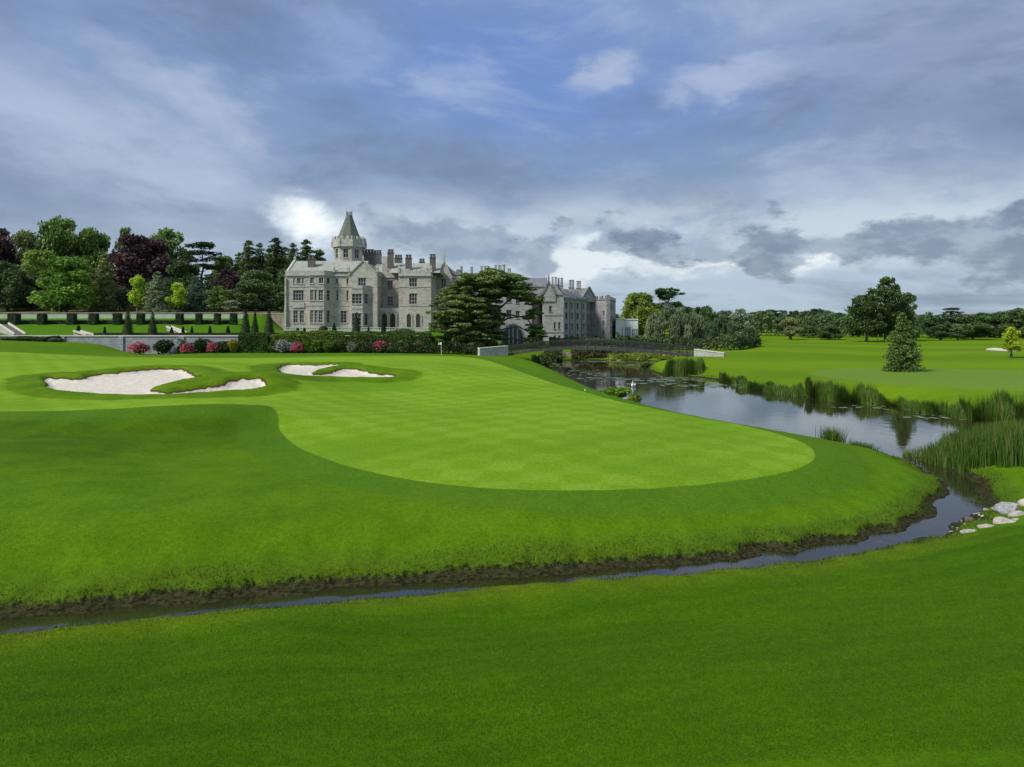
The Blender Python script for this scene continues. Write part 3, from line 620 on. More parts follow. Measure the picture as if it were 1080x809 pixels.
# ------------------------------------------------------------------ the manor house
def manor():
    zx = lambda v: -62.5 + v * .04634
    zz = lambda v: 40 - v * .04634
    root = empty('manor_house', (-40, 181, 5.25), 'grey limestone manor house with pointed corner tower, gables, dark chimneys and rows of mullioned windows', 'manor house')
    W = MB(); T = MB(); RF = MB(); base = 4.6; zc = zz(437); zp = zz(408)
    inv = Matrix.Translation((40, -181, -5.25))
    parts = []
    wins = []
    def win(f, u0, u1, a, b, nx, nz): wins.append((f, (u0, u1, a, b), nx, nz)); return (u0, u1, a, b)
    def face(a, b, z1=None, hs=(), gable=None, trims=True):
        f = Face(a, b); holes = []
        for h in hs:
            if isinstance(h[0], str): holes.append(h[1:] + ('arch',)); wins.append((f, h[1:], 2, 3))
            else: holes.append(h[:4]); wins.append((f, h[:4], h[4], h[5]))
        z1 = zc if z1 is None else z1
        wall_face(W, f, base, z1, holes, .45, gable)
        if trims:
            band(T, f, base, 6.2, .18)
            for q in (zz(608), zz(500)): band(T, f, q, q + .18, .10)
        return f
    U, Md, G = (zz(482), zz(448)), (zz(578), zz(518)), (zz(705), zz(633))
    rel = lambda x0, a, b: (zx(a) - x0, zx(b) - x0)
    # section 1, left end
    x0 = zx(60)
    f = face((zx(60), 196), (zx(60), 180)); band(T, f, zc, zc + .35, .3); band(T, f, zc + .35, zp, .1)
    f = face((zx(60), 180), (zx(203), 180), hs=[(*rel(x0, 103, 113), *U, 1, 1), (*rel(x0, 124, 147), *U, 2, 1), (*rel(x0, 153, 164), *U, 1, 1), (*rel(x0, 103, 164), *Md, 4, 3), (*rel(x0, 104, 131), *G, 2, 3), (*rel(x0, 140, 165), *G, 2, 3)])
    band(T, f, zc, zc + .35, .3); band(T, f, zc + .35, zp, .1); band(T, f, zz(618), zz(590), .22, *rel(x0, 100, 168))
    battlement(T, f, zp, .0001 + .0, 9, 9)
    # angle buttresses at the left corner
    W.hexa([(zx(50), 179.3), (zx(68), 179.3), (zx(68), 180.2), (zx(50), 180.2)], base, zz(610), [(zx(56), 179.5), (zx(68), 179.5), (zx(68), 180.2), (zx(56), 180.2)])
    W.box(zx(57), zx(67), 179.6, 180.2, zz(610), zz(450))
    # section 2, canted three-storey bay
    bx0 = zx(205); bx1 = zx(288); yb = 178.6
    face((zx(203), 180), (bx0, yb))
    f = face((bx0, yb), (bx1, yb), hs=[(*rel(bx0, 209, 230), *U, 2, 1), (*rel(bx0, 258, 284), *U, 2, 1), (*rel(bx0, 209, 228), *Md, 2, 3), (*rel(bx0, 234, 247), *Md, 1, 3), (*rel(bx0, 256, 282), *Md, 2, 3), (*rel(bx0, 209, 228), *G, 2, 4), (*rel(bx0, 233, 252), *G, 2, 4), (*rel(bx0, 257, 280), *G, 2, 4)])
    band(T, f, zc, zc + .35, .3); band(T, f, zc + .35, zp, .1)
    f = face((bx1, yb), (zx(325), 181.2), hs=[(.9, 2.0, *Md, 1, 3), (.9, 2.0, *G, 1, 4), (.9, 2.0, *U, 1, 1)])
    band(T, f, zc, zc + .35, .3); band(T, f, zc + .35, zp, .1)
    # section 3
    x0 = zx(325)
    f = face((x0, 181.2), (zx(424), 181.2), hs=[(*rel(x0, 338, 354), *U, 1, 1), (*rel(x0, 400, 413), *U, 1, 1), (*rel(x0, 340, 354), *Md, 1, 3), (*rel(x0, 400, 413), *Md, 1, 3), (*rel(x0, 366, 402), zz(705), zz(635), 2, 4)])
    band(T, f, zc, zc + .35, .3); band(T, f, zc + .35, zp, .1)
    # section 4, gabled block with two-storey canted bay
    x0 = zx(420); x1 = zx(583)
    face((zx(420), 181.2), (x0 + .001, 180))
    f = face((x0, 180), (x1, 180), z1=zz(430), hs=[(*rel(x0, 473, 518), zz(498), zz(448), 3, 2)], gable=(0, x1 - x0, zz(352)))
    coping(T, f, 0, x1 - x0, zz(430), zz(350)); T.bar(f.p(.1, zz(430), .05), f.p(.1, zz(410), .05), .5, .5)
    pinnacle(T, (x0 + x1) / 2, 180, zz(352), zz(318), .2)
    by = 178.2; f2 = Face((zx(443), by), (zx(508), by)); bz = zz(512)
    hs = [(*rel(zx(443), 447, 503), zz(598), zz(540), 3, 3), (*rel(zx(443), 447, 475), zz(718), zz(650), 2, 3), (*rel(zx(443), 480, 500), zz(718), zz(650), 1, 3)]
    wall_face(W, f2, base, bz, [h[:4] for h in hs]); [wins.append((f2, h[:4], h[4], h[5])) for h in hs]
    f3 = Face((zx(508), by), (zx(545), 180)); hs = [(.5, 1.7, zz(598), zz(540), 1, 3), (.5, 1.7, zz(718), zz(650), 1, 3)]
    wall_face(W, f3, base, bz, [h[:4] for h in hs]); [wins.append((f3, h[:4], h[4], h[5])) for h in hs]
    wall_face(W, Face((zx(430), 180), (zx(443), by)), base, bz)
    for q in (f2, f3): band(T, q, bz, bz + .9, .12); band(T, q, zz(625), zz(615), .1); band(T, q, base, 6.2, .15)
    RF.poly([(zx(430), 180, bz + .4), (zx(443), by, bz + .4), (zx(508), by, bz + .4), (zx(545), 180, bz + .4)])
    W.box(zx(560), zx(585), 179.4, 180.1, base, zz(520)); W.box(zx(565), zx(584), 179.6, 180.1, zz(520), zz(450))
    f = face((x1, 180), (x1, 187), z1=zc); band(T, f, zc, zc + .35, .3); band(T, f, zc + .35, zp, .1)
    # loggia and recessed court wall
    f = face((x1, 187), (zx(700) + 2.2, 187), z1=zc, hs=[(1.3, 2.9, zz(510), zz(452), 2, 2), (1.3, 2.9, zz(606), zz(546), 2, 3)])
    band(T, f, zc, zc + .35, .3); band(T, f, zc + .35, zp, .1)
    x0 = x1 + .05
    f = Face((x0, 182.5), (zx(703), 182.5)); hs = [(*rel(x0, 597, 628), base, zz(648)), (*rel(x0, 644, 675), base, zz(648)), (*rel(x0, 688, 702), base, zz(648))]
    wall_face(W, f, base, zz(632), [h + ('arch',) for h in hs], .5); band(T, f, zz(640), zz(618), .15)
    W.box(x0, zx(703), 183.0, 186.9, zz(640) - .3, zz(634))
    for h in hs: parts.append(('door', f, h))
    # section 5, tall right block with two arches
    x0 = zx(700); x1 = zx(885)
    f = face((x0, 187), (x0, 181)); 
    f = face((x0, 181), (x1, 181), hs=[(*rel(x0, 760, 806), *(zz(499), zz(448)), 3, 2), (*rel(x0, 760, 806), *(zz(598), zz(536)), 3, 3)])
    band(T, f, zc, zc + .35, .35); band(T, f, zc + .35, zp, .12); battlement(T, f, zp, .55, 1.1, .8)
    fa = Face((x0, 180.985), (x1, 180.985))
    for a, b in ((743, 776), (795, 829)):
        u0, u1 = rel(x0, a, b); mb_h = (u0, u1, base, zz(648)); parts.append(('door_surface', fa, mb_h))
    f = face((x1, 181), (x1, 195), hs=[(3, 4.5, *U, 2, 2), (3, 4.5, *Md, 2, 3), (8, 9.5, *U, 2, 2), (8, 9.5, *Md, 2, 3), (3, 4.5, *G, 2, 3)])
    band(T, f, zc, zc + .35, .35); band(T, f, zc + .35, zp, .12); battlement(T, f, zp, .55, 1.1, .8)
    # section 6, far right gable with its tall finial
    x2 = x1 + 4.3
    f = face((x1, 195), (x2, 195), z1=zz(425), hs=[(1.2, 2.7, Z(304, 195), Z(294, 195), 2, 2), (1.2, 2.7, Z(322, 195), Z(312, 195), 2, 2)], gable=(0, 4.3, Z(276, 195)))
    coping(T, f, 0, 4.3, zz(425), Z(276, 195)); pinnacle(T, (x1 + x2) / 2, 195, Z(277, 195), Z(261, 195), .3)
    f = face((x2, 195), (x2, 222), z1=zz(425)); band(T, f, zz(425), zz(425) + .6, .2)
    # back walls
    face((x2, 222), (zx(60), 222), zc, trims=False); face((zx(60), 222), (zx(60), 196), zc, trims=False)
    # parapet on the roof line left part already; roofs
    gable_roof(RF, zx(62), zx(500), 180.9, 193, zz(412), zz(338), 'x')
    gable_roof(RF, zx(424), zx(580), 180.05, 196, zz(432), zz(354), 'y', .0)
    gable_roof(RF, zx(500), zx(640), 191.5, 204, zz(412), zz(330), 'x')
    gable_roof(RF, zx(585), zx(700), 191, 200, zz(420), zz(360), 'x')
    gable_roof(RF, zx(640), zx(930), 183, 197, zz(415), zz(345), 'x')
    gable_roof(RF, x1 + .1, x2 - .1, 195.1, 221, zz(425), Z(277, 195), 'y', 0)
    gable_roof(RF, zx(80), zx(880), 200, 221, zz(425), zz(350), 'x')
    lc = Face((zx(60), 193), (zx(60), 180.9)); T.bar((zx(64), 180.9, zz(410)), (zx(64), 187, zz(335)), .6, .4); T.bar((zx(64), 187, zz(335)), (zx(64), 193, zz(410)), .6, .4)
    pinnacle(T, zx(66), 187, zz(338), zz(305), .25)
    for q, yy in ((330, 181), (420, 179.8), (583, 179.8), (703, 181), (862, 181.1), (885, 181.1), (885, 188)): pinnacle(T, zx(q), yy, zp - .3, zz(368), .28)
    # octagonal tower behind the left range
    cx, cy, r = zx(425) - 1.2, 197.0, 4.4; cx = X(368.3, 197)
    oc = lambda rr: [(cx + rr * math.cos(math.pi / 8 + math.pi / 4 * i), cy + rr * math.sin(math.pi / 8 + math.pi / 4 * i)) for i in range(8)]
    tz = lambda py: Z(py, 197 - 4)
    TW = MB(); O = oc(r)
    for i in range(8):
        a, b = O[(i + 1) % 8], O[i]
        f = Face(a, b)
        if f.n.dot(Vector((f.a.x - cx, f.a.y - cy))) < 0: f = Face(b, a)
        hs = [(f.L * .28, f.L * .72, tz(272), tz(262))]
        wall_face(TW, f, 8, tz(260), hs); wins.append((f, hs[0], 2, 2))
        band(T, f, tz(260), tz(257.5), .45); band(T, f, tz(257.5), tz(252), .25, back=.1)
        battlement(T, f, tz(252), .9, 1.0, .7, .25); band(T, f, tz(277), tz(275.5), .2)
    for p in oc(r + .3): pinnacle(T, p[0], p[1], tz(260), tz(249), .3)
    TW.hexa(oc(r - .02), tz(256), tz(255.9)); TW.build('tower', M['manor'], root)
    SP = MB(); SP.hexa(oc(r - .45), tz(256.5), tz(249), oc(r - 1.15)); SP.hexa(oc(r - 1.15), tz(249), tz(238), oc(r - 2.35)); SP.hexa(oc(r - 2.35), tz(238), tz(226), oc(.95)); SP.hexa(oc(.95), tz(226), tz(225))
    SP.build('spire', M['spire'], root)
    CR = MB()
    for p in oc(.8): CR.bar((p[0], p[1], tz(225)), (p[0], p[1], tz(221)), .09)
    for z_ in (tz(223.6), tz(221.6)):
        O8 = oc(.8)
        for i in range(8): CR.bar((*O8[i], z_), (*O8[(i + 1) % 8], z_), .08)
    CR.bar((cx - .8, cy, tz(225)), (cx - .8, cy, tz(217)), .07); CR.bar((cx + .8, cy, tz(225)), (cx + .8, cy, tz(216)), .07)
    CR.build('cresting', M['metal'], root)
    # dormer-like turret right of the tower
    W.box(zx(570), zx(598), 190, 193, zz(420), zz(305)); W.hexa([(zx(598), 189), (zx(626), 189), (zx(626), 192), (zx(598), 192)], zz(420), zz(330), [(zx(604), 189), (zx(620), 189), (zx(620), 192), (zx(604), 192)])
    W.build('wall', M['manor'], root); T.build('cornice', M['trim'], root); RF.build('roof', M['slate'], root)
    for c in ((186, 226, 183.2, 405, 320, 2), (508, 560, 197, 350, 285, 3), (560, 604, 197, 350, 290, 3), (640, 673, 186, 380, 285, 2), (680, 722, 194, 380, 316, 3), (742, 776, 184.5, 400, 315, 2), (880, 913, 184, 430, 312, 2), (820, 850, 195, 380, 338, 2)):
        Y_ = c[2]; s_ = Y_ / 180.0
        chimney(root, zx(c[0]) * s_, zx(c[1]) * s_, Y_, zz(c[3]), CZ + (zz(c[4]) - CZ) * s_, c[5])
    for f, h, nx, nz in wins: add_window(root, f, h, nx, nz)
    for kind, f, h in parts:
        d = MB(); out = -.48 if kind == 'door' else -.02
        if kind == 'door':
            d.poly([f.p(h[0], h[2], out), f.p(h[1], h[2], out), f.p(h[1], h[3], out), f.p(h[0], h[3], out)])
            for i in range(1, 3):
                u = h[0] + (h[1] - h[0]) * i / 3; d.bar(f.p(u, h[2], out + .06), f.p(u, h[3] - .6, out + .06), .08)
            d.build('door', M['door'], root)
        else:
            # arched opening framed in stone with a recessed timber door
            u0, u1, a, b = h; n = 8; arc = [(u0, a)] + [(u0 + (u1 - u0) / 2 * (1 - math.cos(t * math.pi / 2 / n)), b - 1.1 + 1.1 * math.sin(t * math.pi / 2 / n)) for t in range(n + 1)]
            full = arc + [(u0 + u1 - p, q) for p, q in reversed(arc)]
            d.poly([f.p(p, q, .05) for p, q in full]); do = d.build('door', M['door'], root)
            s = MB()
            for i in range(len(full) - 1): s.bar(f.p(full[i][0], full[i][1], .05), f.p(full[i + 1][0], full[i + 1][1], .05), .22, .4)
            s.build('door_surround', M['trim'], do)
    # parent by world position
    for o in root.children: o.matrix_parent_inverse = inv
manor()

# ------------------------------------------------------------------ long rear wing and the riverside wing
def box_block(W, T, wins, plan, z0, z1, rows=None, cols=None, faces=None, gable=None, ww=1.1, cren=False, trim_out=.2):
    """plan: four corners counter-clockwise from front-left; windows on the listed faces"""
    for i in range(4):
        f = Face(plan[i], plan[(i + 1) % 4]); hs = []
        if faces and i in faces:
            n = faces[i]
            for c in range(n):
                u = f.L * (c + .5) / n
                for (a, b) in rows: hs.append((u - ww / 2, u + ww / 2, a, b))
        wall_face(W, f, z0, z1, hs, .35, gable if (gable and i == 0) else None)
        for h in hs: wins.append((f, h, 2, 2))
        band(T, f, z1 - .25, z1 + .05, trim_out)
        if cren: band(T, f, z1 + .05, z1 + .5, .1); battlement(T, f, z1 + .5, .8, 1.1, .9, .1)
def wing():
    root = empty('manor_wing', (-3, 206, 2.2), 'long grey stone range with many tall chimneys, half hidden behind the spreading cedar', 'building')
    W, T, RF = MB(), MB(), MB(); wins = []
    Y0 = 206.0; x0, x1 = X(472, Y0), X(578, Y0)
    zt = Z(302, Y0); rows = [(Z(319, Y0), Z(312.5, Y0)), (Z(335, Y0), Z(327, Y0)), (Z(351, Y0), Z(343, Y0))]
    box_block(W, T, wins, [(x0, Y0), (x1, Y0), (x1, Y0 + 12), (x0, Y0 + 12)], 1.8, zt, rows, None, {0: 9}, ww=1.5)
    gable_roof(RF, x0, x1, Y0, Y0 + 12, zt + .05, Z(293, Y0 + 6), 'x')
    # low parapetted link beside the manor gable
    box_block(W, T, wins, [(X(474, 201), 201), (X(486, 201), 201), (X(486, 201), 205.9), (X(474, 201), 205.9)], 1.8, Z(289, 201), [(Z(312, 201), Z(304, 201))], None, {0: 2}, cren=True)
    # a small gabled dormer bay seen through the cedar
    bx0, bx1 = X(541, 203), X(561, 203)
    box_block(W, T, wins, [(bx0, 203), (bx1, 203), (bx1, 205.98), (bx0, 205.98)], 1.8, Z(307, 203), [(Z(320, 203), Z(313, 203)), (Z(336, 203), Z(328, 203))], None, {0: 2}, gable=(0, bx1 - bx0, Z(297, 203)))
    gable_roof(RF, bx0, bx1, 203.02, 210, Z(307, 203), Z(297, 203), 'y', .1)
    W.build('wall', M['wing'], root); T.build('cornice', M['wingtrim'], root); RF.build('roof', M['slate2'], root)
    for a, b, top, n, mat in ((484, 489, 281, 1, 'wing'), (495.5, 498.8, 281.5, 1, 'wing'), (506.5, 509, 280.5, 1, 'wing'), (510, 512.6, 280.5, 1, 'wing'), (513.4, 516, 280.5, 1, 'wing'), (521, 524, 279.5, 1, 'wing'), (525, 529, 279.5, 2, 'wing'), (530, 533, 279, 1, 'wing'), (535, 539, 283, 2, 'wing')):
        Y_ = Y0 + 5; chimney(root, X(a, Y_), X(b, Y_), Y_, Z(300, Y_), Z(top, Y_), n, mat, 2.4)
    for f, h, nx, nz in wins: add_window(root, f, h, nx, nz, M['wingtrim'])
    inv = Matrix.Translation((3, -206, -2.2))
    for o in root.children: o.matrix_parent_inverse = inv
wing()
def riverside():
    root = empty('riverside_wing', (18, 200, 2.2), 'tall grey stone wing above the footbridge with steep gables and battlemented end tower', 'building')
    W, T, RF = MB(), MB(), MB(); wins = []; z0 = 1.2
    # gabled block at the left
    Y1 = 190.0; a, b = (X(574, Y1), Y1), (X(594.5, Y1), Y1)
    zt = Z(311, Y1); f = Face(a, b); u = lambda px: X(px, Y1) - a[0]
    hs = [(u(579), u(582), Z(329, Y1), Z(323, Y1)), (u(584), u(586.2), Z(347, Y1), Z(340, Y1)), (u(588.8), u(591), Z(347, Y1), Z(340, Y1)), (u(584), u(586.2), Z(359, Y1), Z(354, Y1)), (u(588.8), u(591), Z(359, Y1), Z(354, Y1))]
    wall_face(W, f, z0, zt, hs, .35); [wins.append((f, h, 1, 2)) for h in hs]
    for z_ in (Z(333, Y1), Z(351, Y1)): band(T, f, z_, z_ + .25, .12)
    band(T, f, zt - .1, zt + .3, .25)
    g = MB(); gf = Face((X(571.5, Y1 - .3), Y1 - .3), (X(586, Y1 - .3), Y1 - .3)); wall_face(W, gf, Z(318, Y1), zt, [], .3, (0, gf.L, Z(297.5, Y1))); coping(T, gf, 0, gf.L, zt, Z(297, Y1), .4)
    W.box(gf.a.x, gf.a.x + .4, Y1 - .3, Y1 + 8, Z(318, Y1), zt)
    pinnacle(T, (gf.a.x + gf.b.x) / 2, Y1 - .2, Z(298, Y1), Z(288, Y1), .22)
    gable_roof(RF, gf.a.x, gf.b.x, Y1 - .2, Y1 + 12, zt, Z(297.8, Y1), 'y', .2)
    W.poly([(a[0], Y1 + .1, zt), (b[0], Y1 + .1, zt), ((a[0] + b[0]) / 2, Y1 + .1, zt + 3.2)])
    for p, q in ((b, (b[0] + .3, 196)), ((a[0], Y1 + 14), a)): wall_face(W, Face(p, q), z0, zt)
    gable_roof(RF, a[0], b[0], Y1 + .1, Y1 + 12, zt, zt + 3.2, 'y', .1)
    # receding four-storey face towards the tower
    d = (X(622.5, 218), 218.0); f = Face((b[0] + .3, 196.0), d); zt2 = Z(315, 196)
    rows = [(Z(324.8, 198), Z(319, 198)), (Z(336, 198), Z(330, 198)), (Z(347.5, 198), Z(341.5, 198)), (Z(358.2, 198), Z(353, 198))]
    hs = []
    for i, uu in enumerate((.07, .28, .47, .70, .90)):
        for r_ in rows: hs.append((f.L * uu, f.L * uu + (1.9 if i in (0, 2) else 1.3), *r_))
    wall_face(W, f, z0, zt2, hs, .35); [wins.append((f, h, 2, 2)) for h in hs]
    band(T, f, zt2 - .2, zt2 + .5, .25)
    for k_ in (.22, .40, .64, .86): band(T, f, z0, zt2 - .3, .22, f.L * k_, f.L * k_ + .5)
    nb = f.n * -9; e1, e2 = f.a + f.n * .3, f.b + f.n * .3; rr1, rr2 = f.a + nb * .5, f.b + nb * .5; b1_, b2_ = f.a + nb, f.b + nb; zr = Z(303.5, 203)
    RF.poly([(e1.x, e1.y, zt2 + .45), (e2.x, e2.y, zt2 + .45), (rr2.x, rr2.y, zr), (rr1.x, rr1.y, zr)]); RF.poly([(b2_.x, b2_.y, zt2 + .4), (b1_.x, b1_.y, zt2 + .4), (rr1.x, rr1.y, zr), (rr2.x, rr2.y, zr)])
    RF.poly([(e2.x, e2.y, zt2 + .4), (b2_.x, b2_.y, zt2 + .4), (rr2.x, rr2.y, zr)]); RF.poly([(b1_.x, b1_.y, zt2 + .4), (e1.x, e1.y, zt2 + .4), (rr1.x, rr1.y, zr)])
    wall_face(W, Face((b2_.x, b2_.y), (b1_.x, b1_.y)), z0, zt2)
    # dark gable end rising before the tower
    gA, gB = (X(614.5, 214), 214.0), (X(628, 217), 217.0); gf = Face(gA, gB); wall_face(W, gf, Z(318, 214), Z(314, 214), [], .3, (0, gf.L, Z(303, 214))); coping(T, gf, 0, gf.L, Z(314, 214), Z(302.6, 214), .4)
    s2 = gf.n * -8
    mid = (gf.a + gf.b) / 2
    for p, q in ((gf.a, mid), (mid, gf.b)):
        zp_, zq_ = (Z(314, 214), Z(303.4, 214)) if q == mid else (Z(303.4, 214), Z(314, 214))
        RF.poly([(p.x, p.y, zp_), (q.x, q.y, zq_), (q.x + s2.x, q.y + s2.y, zq_), (p.x + s2.x, p.y + s2.y, zp_)])
    # battlemented end tower
    t0, t1, t2 = (X(621.5, 219), 219.0), (X(641.5, 213), 213.0), (X(649.3, 236), 236.0); zt3 = Z(316.5, 214)
    f = Face(t0, t1); sx = f.L / 20.0
    hs = [(f.L * .72, f.L * .80, Z(331.5, 214), Z(328, 214)), (f.L * .72, f.L * .80, Z(342, 214), Z(338.5, 214)), (f.L * .72, f.L * .80, Z(352, 214), Z(348.8, 214)), (f.L * .26, f.L * .40, z0, Z(354, 216))]
    wall_face(W, f, z0, zt3, hs, .35); [wins.append((f, h, 1, 2)) for h in hs[:3]]
    dm = MB(); dm.poly([f.p(hs[3][0], z0, -.3), f.p(hs[3][1], z0, -.3), f.p(hs[3][1], hs[3][3], -.3), f.p(hs[3][0], hs[3][3], -.3)]); dm.build('door', M['door'], root)
    for q in ((t1, t2), (t2, (t0[0] + 5, 240)), ((t0[0] + 5, 240), t0)):
        g2 = Face(*q); hh = []
        if q[0] == t1:
            for py in (322, 335, 346, 357): hh += [(g2.L * .30, g2.L * .42, Z(py + 4, 222), Z(py - 1, 222)), (g2.L * .58, g2.L * .70, Z(py + 4, 222), Z(py - 1, 222))]
        wall_face(W, g2, z0, zt3, hh, .35); [wins.append((g2, h, 1, 2)) for h in hh]
        band(T, g2, zt3, zt3 + .5, .15); battlement(T, g2, zt3 + .5, .8, 1.2, 1.0, .12)
    band(T, f, zt3, zt3 + .5, .15); battlement(T, f, zt3 + .5, .8, 1.2, 1.0, .12)
    T.hexa([(t1[0] - .5, t1[1] - .4), (t1[0] + .5, t1[1] - .4), (t1[0] + .6, t1[1] + .5), (t1[0] - .5, t1[1] + .5)], z0, zt3 + 1.5)
    W.poly([(*t0, zt3), (*t1, zt3), (*t2, zt3), (t0[0] + 5, 240, zt3)])
    W.build('wall', M['wing'], root); T.build('cornice', M['wingtrim'], root); RF.build('roof', M['slate2'], root)
    for a_, b_, top, n, Y_ in ((581.6, 584, 292, 1, 199), (584.8, 587.4, 292, 1, 199), (588, 590.4, 293, 1, 200), (591, 594, 293, 1, 200), (600, 605.8, 295.2, 2, 206), (608, 613, 296.2, 2, 210)):
        chimney(root, X(a_, Y_), X(b_, Y_), Y_, Z(308, Y_), Z(top, Y_), n, 'wing', 2.2)
    for f_, h, nx, nz in wins: add_window(root, f_, h, nx, nz, M['wingtrim'])
    inv = Matrix.Translation((-18, -200, -2.2))
    for o in root.children: o.matrix_parent_inverse = inv
riverside()
def ballroom():
    root = empty('ballroom_annexe', (38, 226, 1.2), 'low white flat-roofed annexe with tall narrow windows at the river end of the grey wing', 'building')
    Y1 = 226.0; a, b = (X(658, Y1), Y1), (X(673, Y1), Y1); l = (X(649, 222), 238.0)
    W, T = MB(), MB(); wins = []; z0 = .9; zt = Z(336.5, Y1)
    f = Face(a, b); u = lambda px: X(px, Y1) - a[0]
    hs = [(u(p), u(p) + .62, Z(358.5, Y1), Z(345, Y1)) for p in (658.8, 661.0, 663.2)] + [(u(p), u(p) + .62, Z(358.5, Y1), Z(347, Y1)) for p in (666.6, 668.8, 671.0)]
    wall_face(W, f, z0, zt, hs, .3); [wins.append((f, h, 1, 3)) for h in hs]; band(T, f, zt - .3, zt + .1, .2)
    g = Face((X(649.4, Y1 - 2), Y1 - 2), a); wall_face(W, g, z0, zt + .2, [(g.L * .78, g.L * .92, Z(358, Y1), Z(345, Y1))], .3); wins.append((g, (g.L * .78, g.L * .92, Z(358, Y1), Z(345, Y1)), 1, 3)); band(T, g, zt - .1, zt + .3, .2)
    for p, q in ((b, (b[0] + 1, 240)), ((b[0] + 1, 240), (X(649, 240), 240))): wall_face(W, Face(p, q), z0, zt)
    W.poly([(X(649.4, Y1 - 2), Y1 - 2, zt), (*a, zt), (*b, zt), (b[0] + 1, 240, zt), (X(649, 240), 240, zt)])
    W.build('wall', M['white'], root); T.build('cornice', M['white'], root)
    for f_, h, nx, nz in wins: add_window(root, f_, h, nx, nz, M['white'], M['blueglass'], sill=False)
    inv = Matrix.Translation((-38, -226, -1.2))
    for o in root.children: o.matrix_parent_inverse = inv
ballroom()
def arch_pavilion():
    Y1 = 158.0; x0, x1 = X(529, Y1), X(553, Y1); cx = (x0 + x1) / 2; r = (x1 - x0) / 2; z0 = gz(cx, Y1); zt = Z(342, Y1)
    root = empty('arched_pavilion', (cx, Y1, z0), 'white arched garden pavilion with blue glass, glimpsed under the right side of the cedar', 'pavilion')
    n = 14; hw = zt - z0; fr = MB(); pts = [(-r * math.cos(math.pi * i / n), .6 + (hw - .6) * math.sin(math.pi * i / n)) for i in range(n + 1)]; pts = [(-r, 0)] + pts + [(r, 0)]
    for y in (0, 6):
        for i in range(len(pts) - 1): fr.bar((pts[i][0], y, pts[i][1]), (pts[i + 1][0], y, pts[i + 1][1]), .5, .45)
    for i in range(len(pts) - 1): fr.poly([(pts[i][0], 0, pts[i][1]), (pts[i + 1][0], 0, pts[i + 1][1]), (pts[i + 1][0], 6, pts[i + 1][1]), (pts[i][0], 6, pts[i][1])])
    for q in (-.35, .0, .4): fr.bar((r * q, .0, 0), (r * q, .0, hw * math.sqrt(1 - q * q) * .95), .28)
    fr.build('frame', M['white'], root)
    g = MB(); g.poly([(p[0] * .97, .3, p[1] * .98) for p in pts]); g.build('pane', M['blueglass'], root)
arch_pavilion()

# ------------------------------------------------------------------ garden walls
def garden_wall():
    root = empty('garden_wall', (-60, WALL_Y, 1.0), 'long grey stone retaining wall with pale coping behind the bunkers and flower beds', 'wall')
    def prism(x0, x1, z0, z1, y0, y1, nm, mat):
        mb = MB(); mb.box(x0 + 60, x1 + 60, y0 - WALL_Y, y1 - WALL_Y, z0 - 1, z1 - 1); return mb.build(nm, M[mat], root)
    zt = Z(354.8, WALL_Y)
    mb = MB(); xs = np.linspace(X(-90, WALL_Y), X(455, WALL_Y), 30)
    for i in range(29):
        a, b = xs[i], xs[i + 1]; mb.box(a + 60, b + 60, 0, 1.3, -.5, zt - 1)
    mb.build('masonry', M['wall'], root)
    prism(X(-90, WALL_Y), X(455, WALL_Y), zt, zt + .22, WALL_Y - .15, WALL_Y + 1.6, 'coping', 'pale')
    mb = MB()
    for px in (66, 128, 192, 255, 330, 400):
        x = X(px, WALL_Y) + 60; mb.box(x - .5, x + .5, -.25, 0, -.5, zt - 1.002)
    mb.build('buttress', M['wall'], root)
garden_wall()
def upper_wall():
    Y1 = 183.6; root = empty('terrace_wall', (-95, Y1, 7.2), 'pale green rendered upper terrace wall behind the square clipped yews', 'wall')
    mb = MB(); x0, x1 = X(-60, Y1), X(258, Y1); mb.box(x0 + 95, x1 + 95, 0, 1.2, -1, 2.72); mb.build('masonry', M['plaster'], root)
    mb = MB(); mb.box(x0 + 95, x1 + 95, -.12, 1.5, 2.72, 3.0); mb.build('coping', M['buff'], root)
    r2 = empty('terrace_wall', (-66, 186, 5.25), 'brown stone wall between the clipped yews and the left end of the manor', 'wall')
    mb = MB(); mb.box(X(256, 186) + 66, X(301, 186) + 66, 0, 1, -1, Z(331, 186) - 5.25); mb.build('masonry', M['buff'], r2)
    mb = MB(); mb.box(X(256, 186) + 66, X(301, 186) + 66, -.1, 1.1, Z(331, 186) - 5.25, Z(331, 186) - 5.0); mb.build('coping', M['trim'], r2)
upper_wall()
def manor_plinth():
    Y1 = 172.0; root = empty('balustrade', (-45, Y1, 5.1), 'low pale green balustrade running along the foot of the manor', 'balustrade')
    x0, x1 = X(300, Y1), X(448, Y1); mb = MB(); mb.box(x0 + 45, x1 + 45, 0, .4, -.3, .55); mb.build('plinth', M['plaster'], root)
    mb = MB(); mb.box(x0 + 45, x1 + 45, -.05, .45, .95, 1.12); mb.build('rail', M['plaster'], root)
    mb = MB(); n = 60
    for i in range(n + 1):
        x = x0 + (x1 - x0) * i / n + 45; mb.box(x - .12, x + .12, .05, .35, .55, .95)
    o = mb.build('baluster', M['plaster'], root)
manor_plinth()
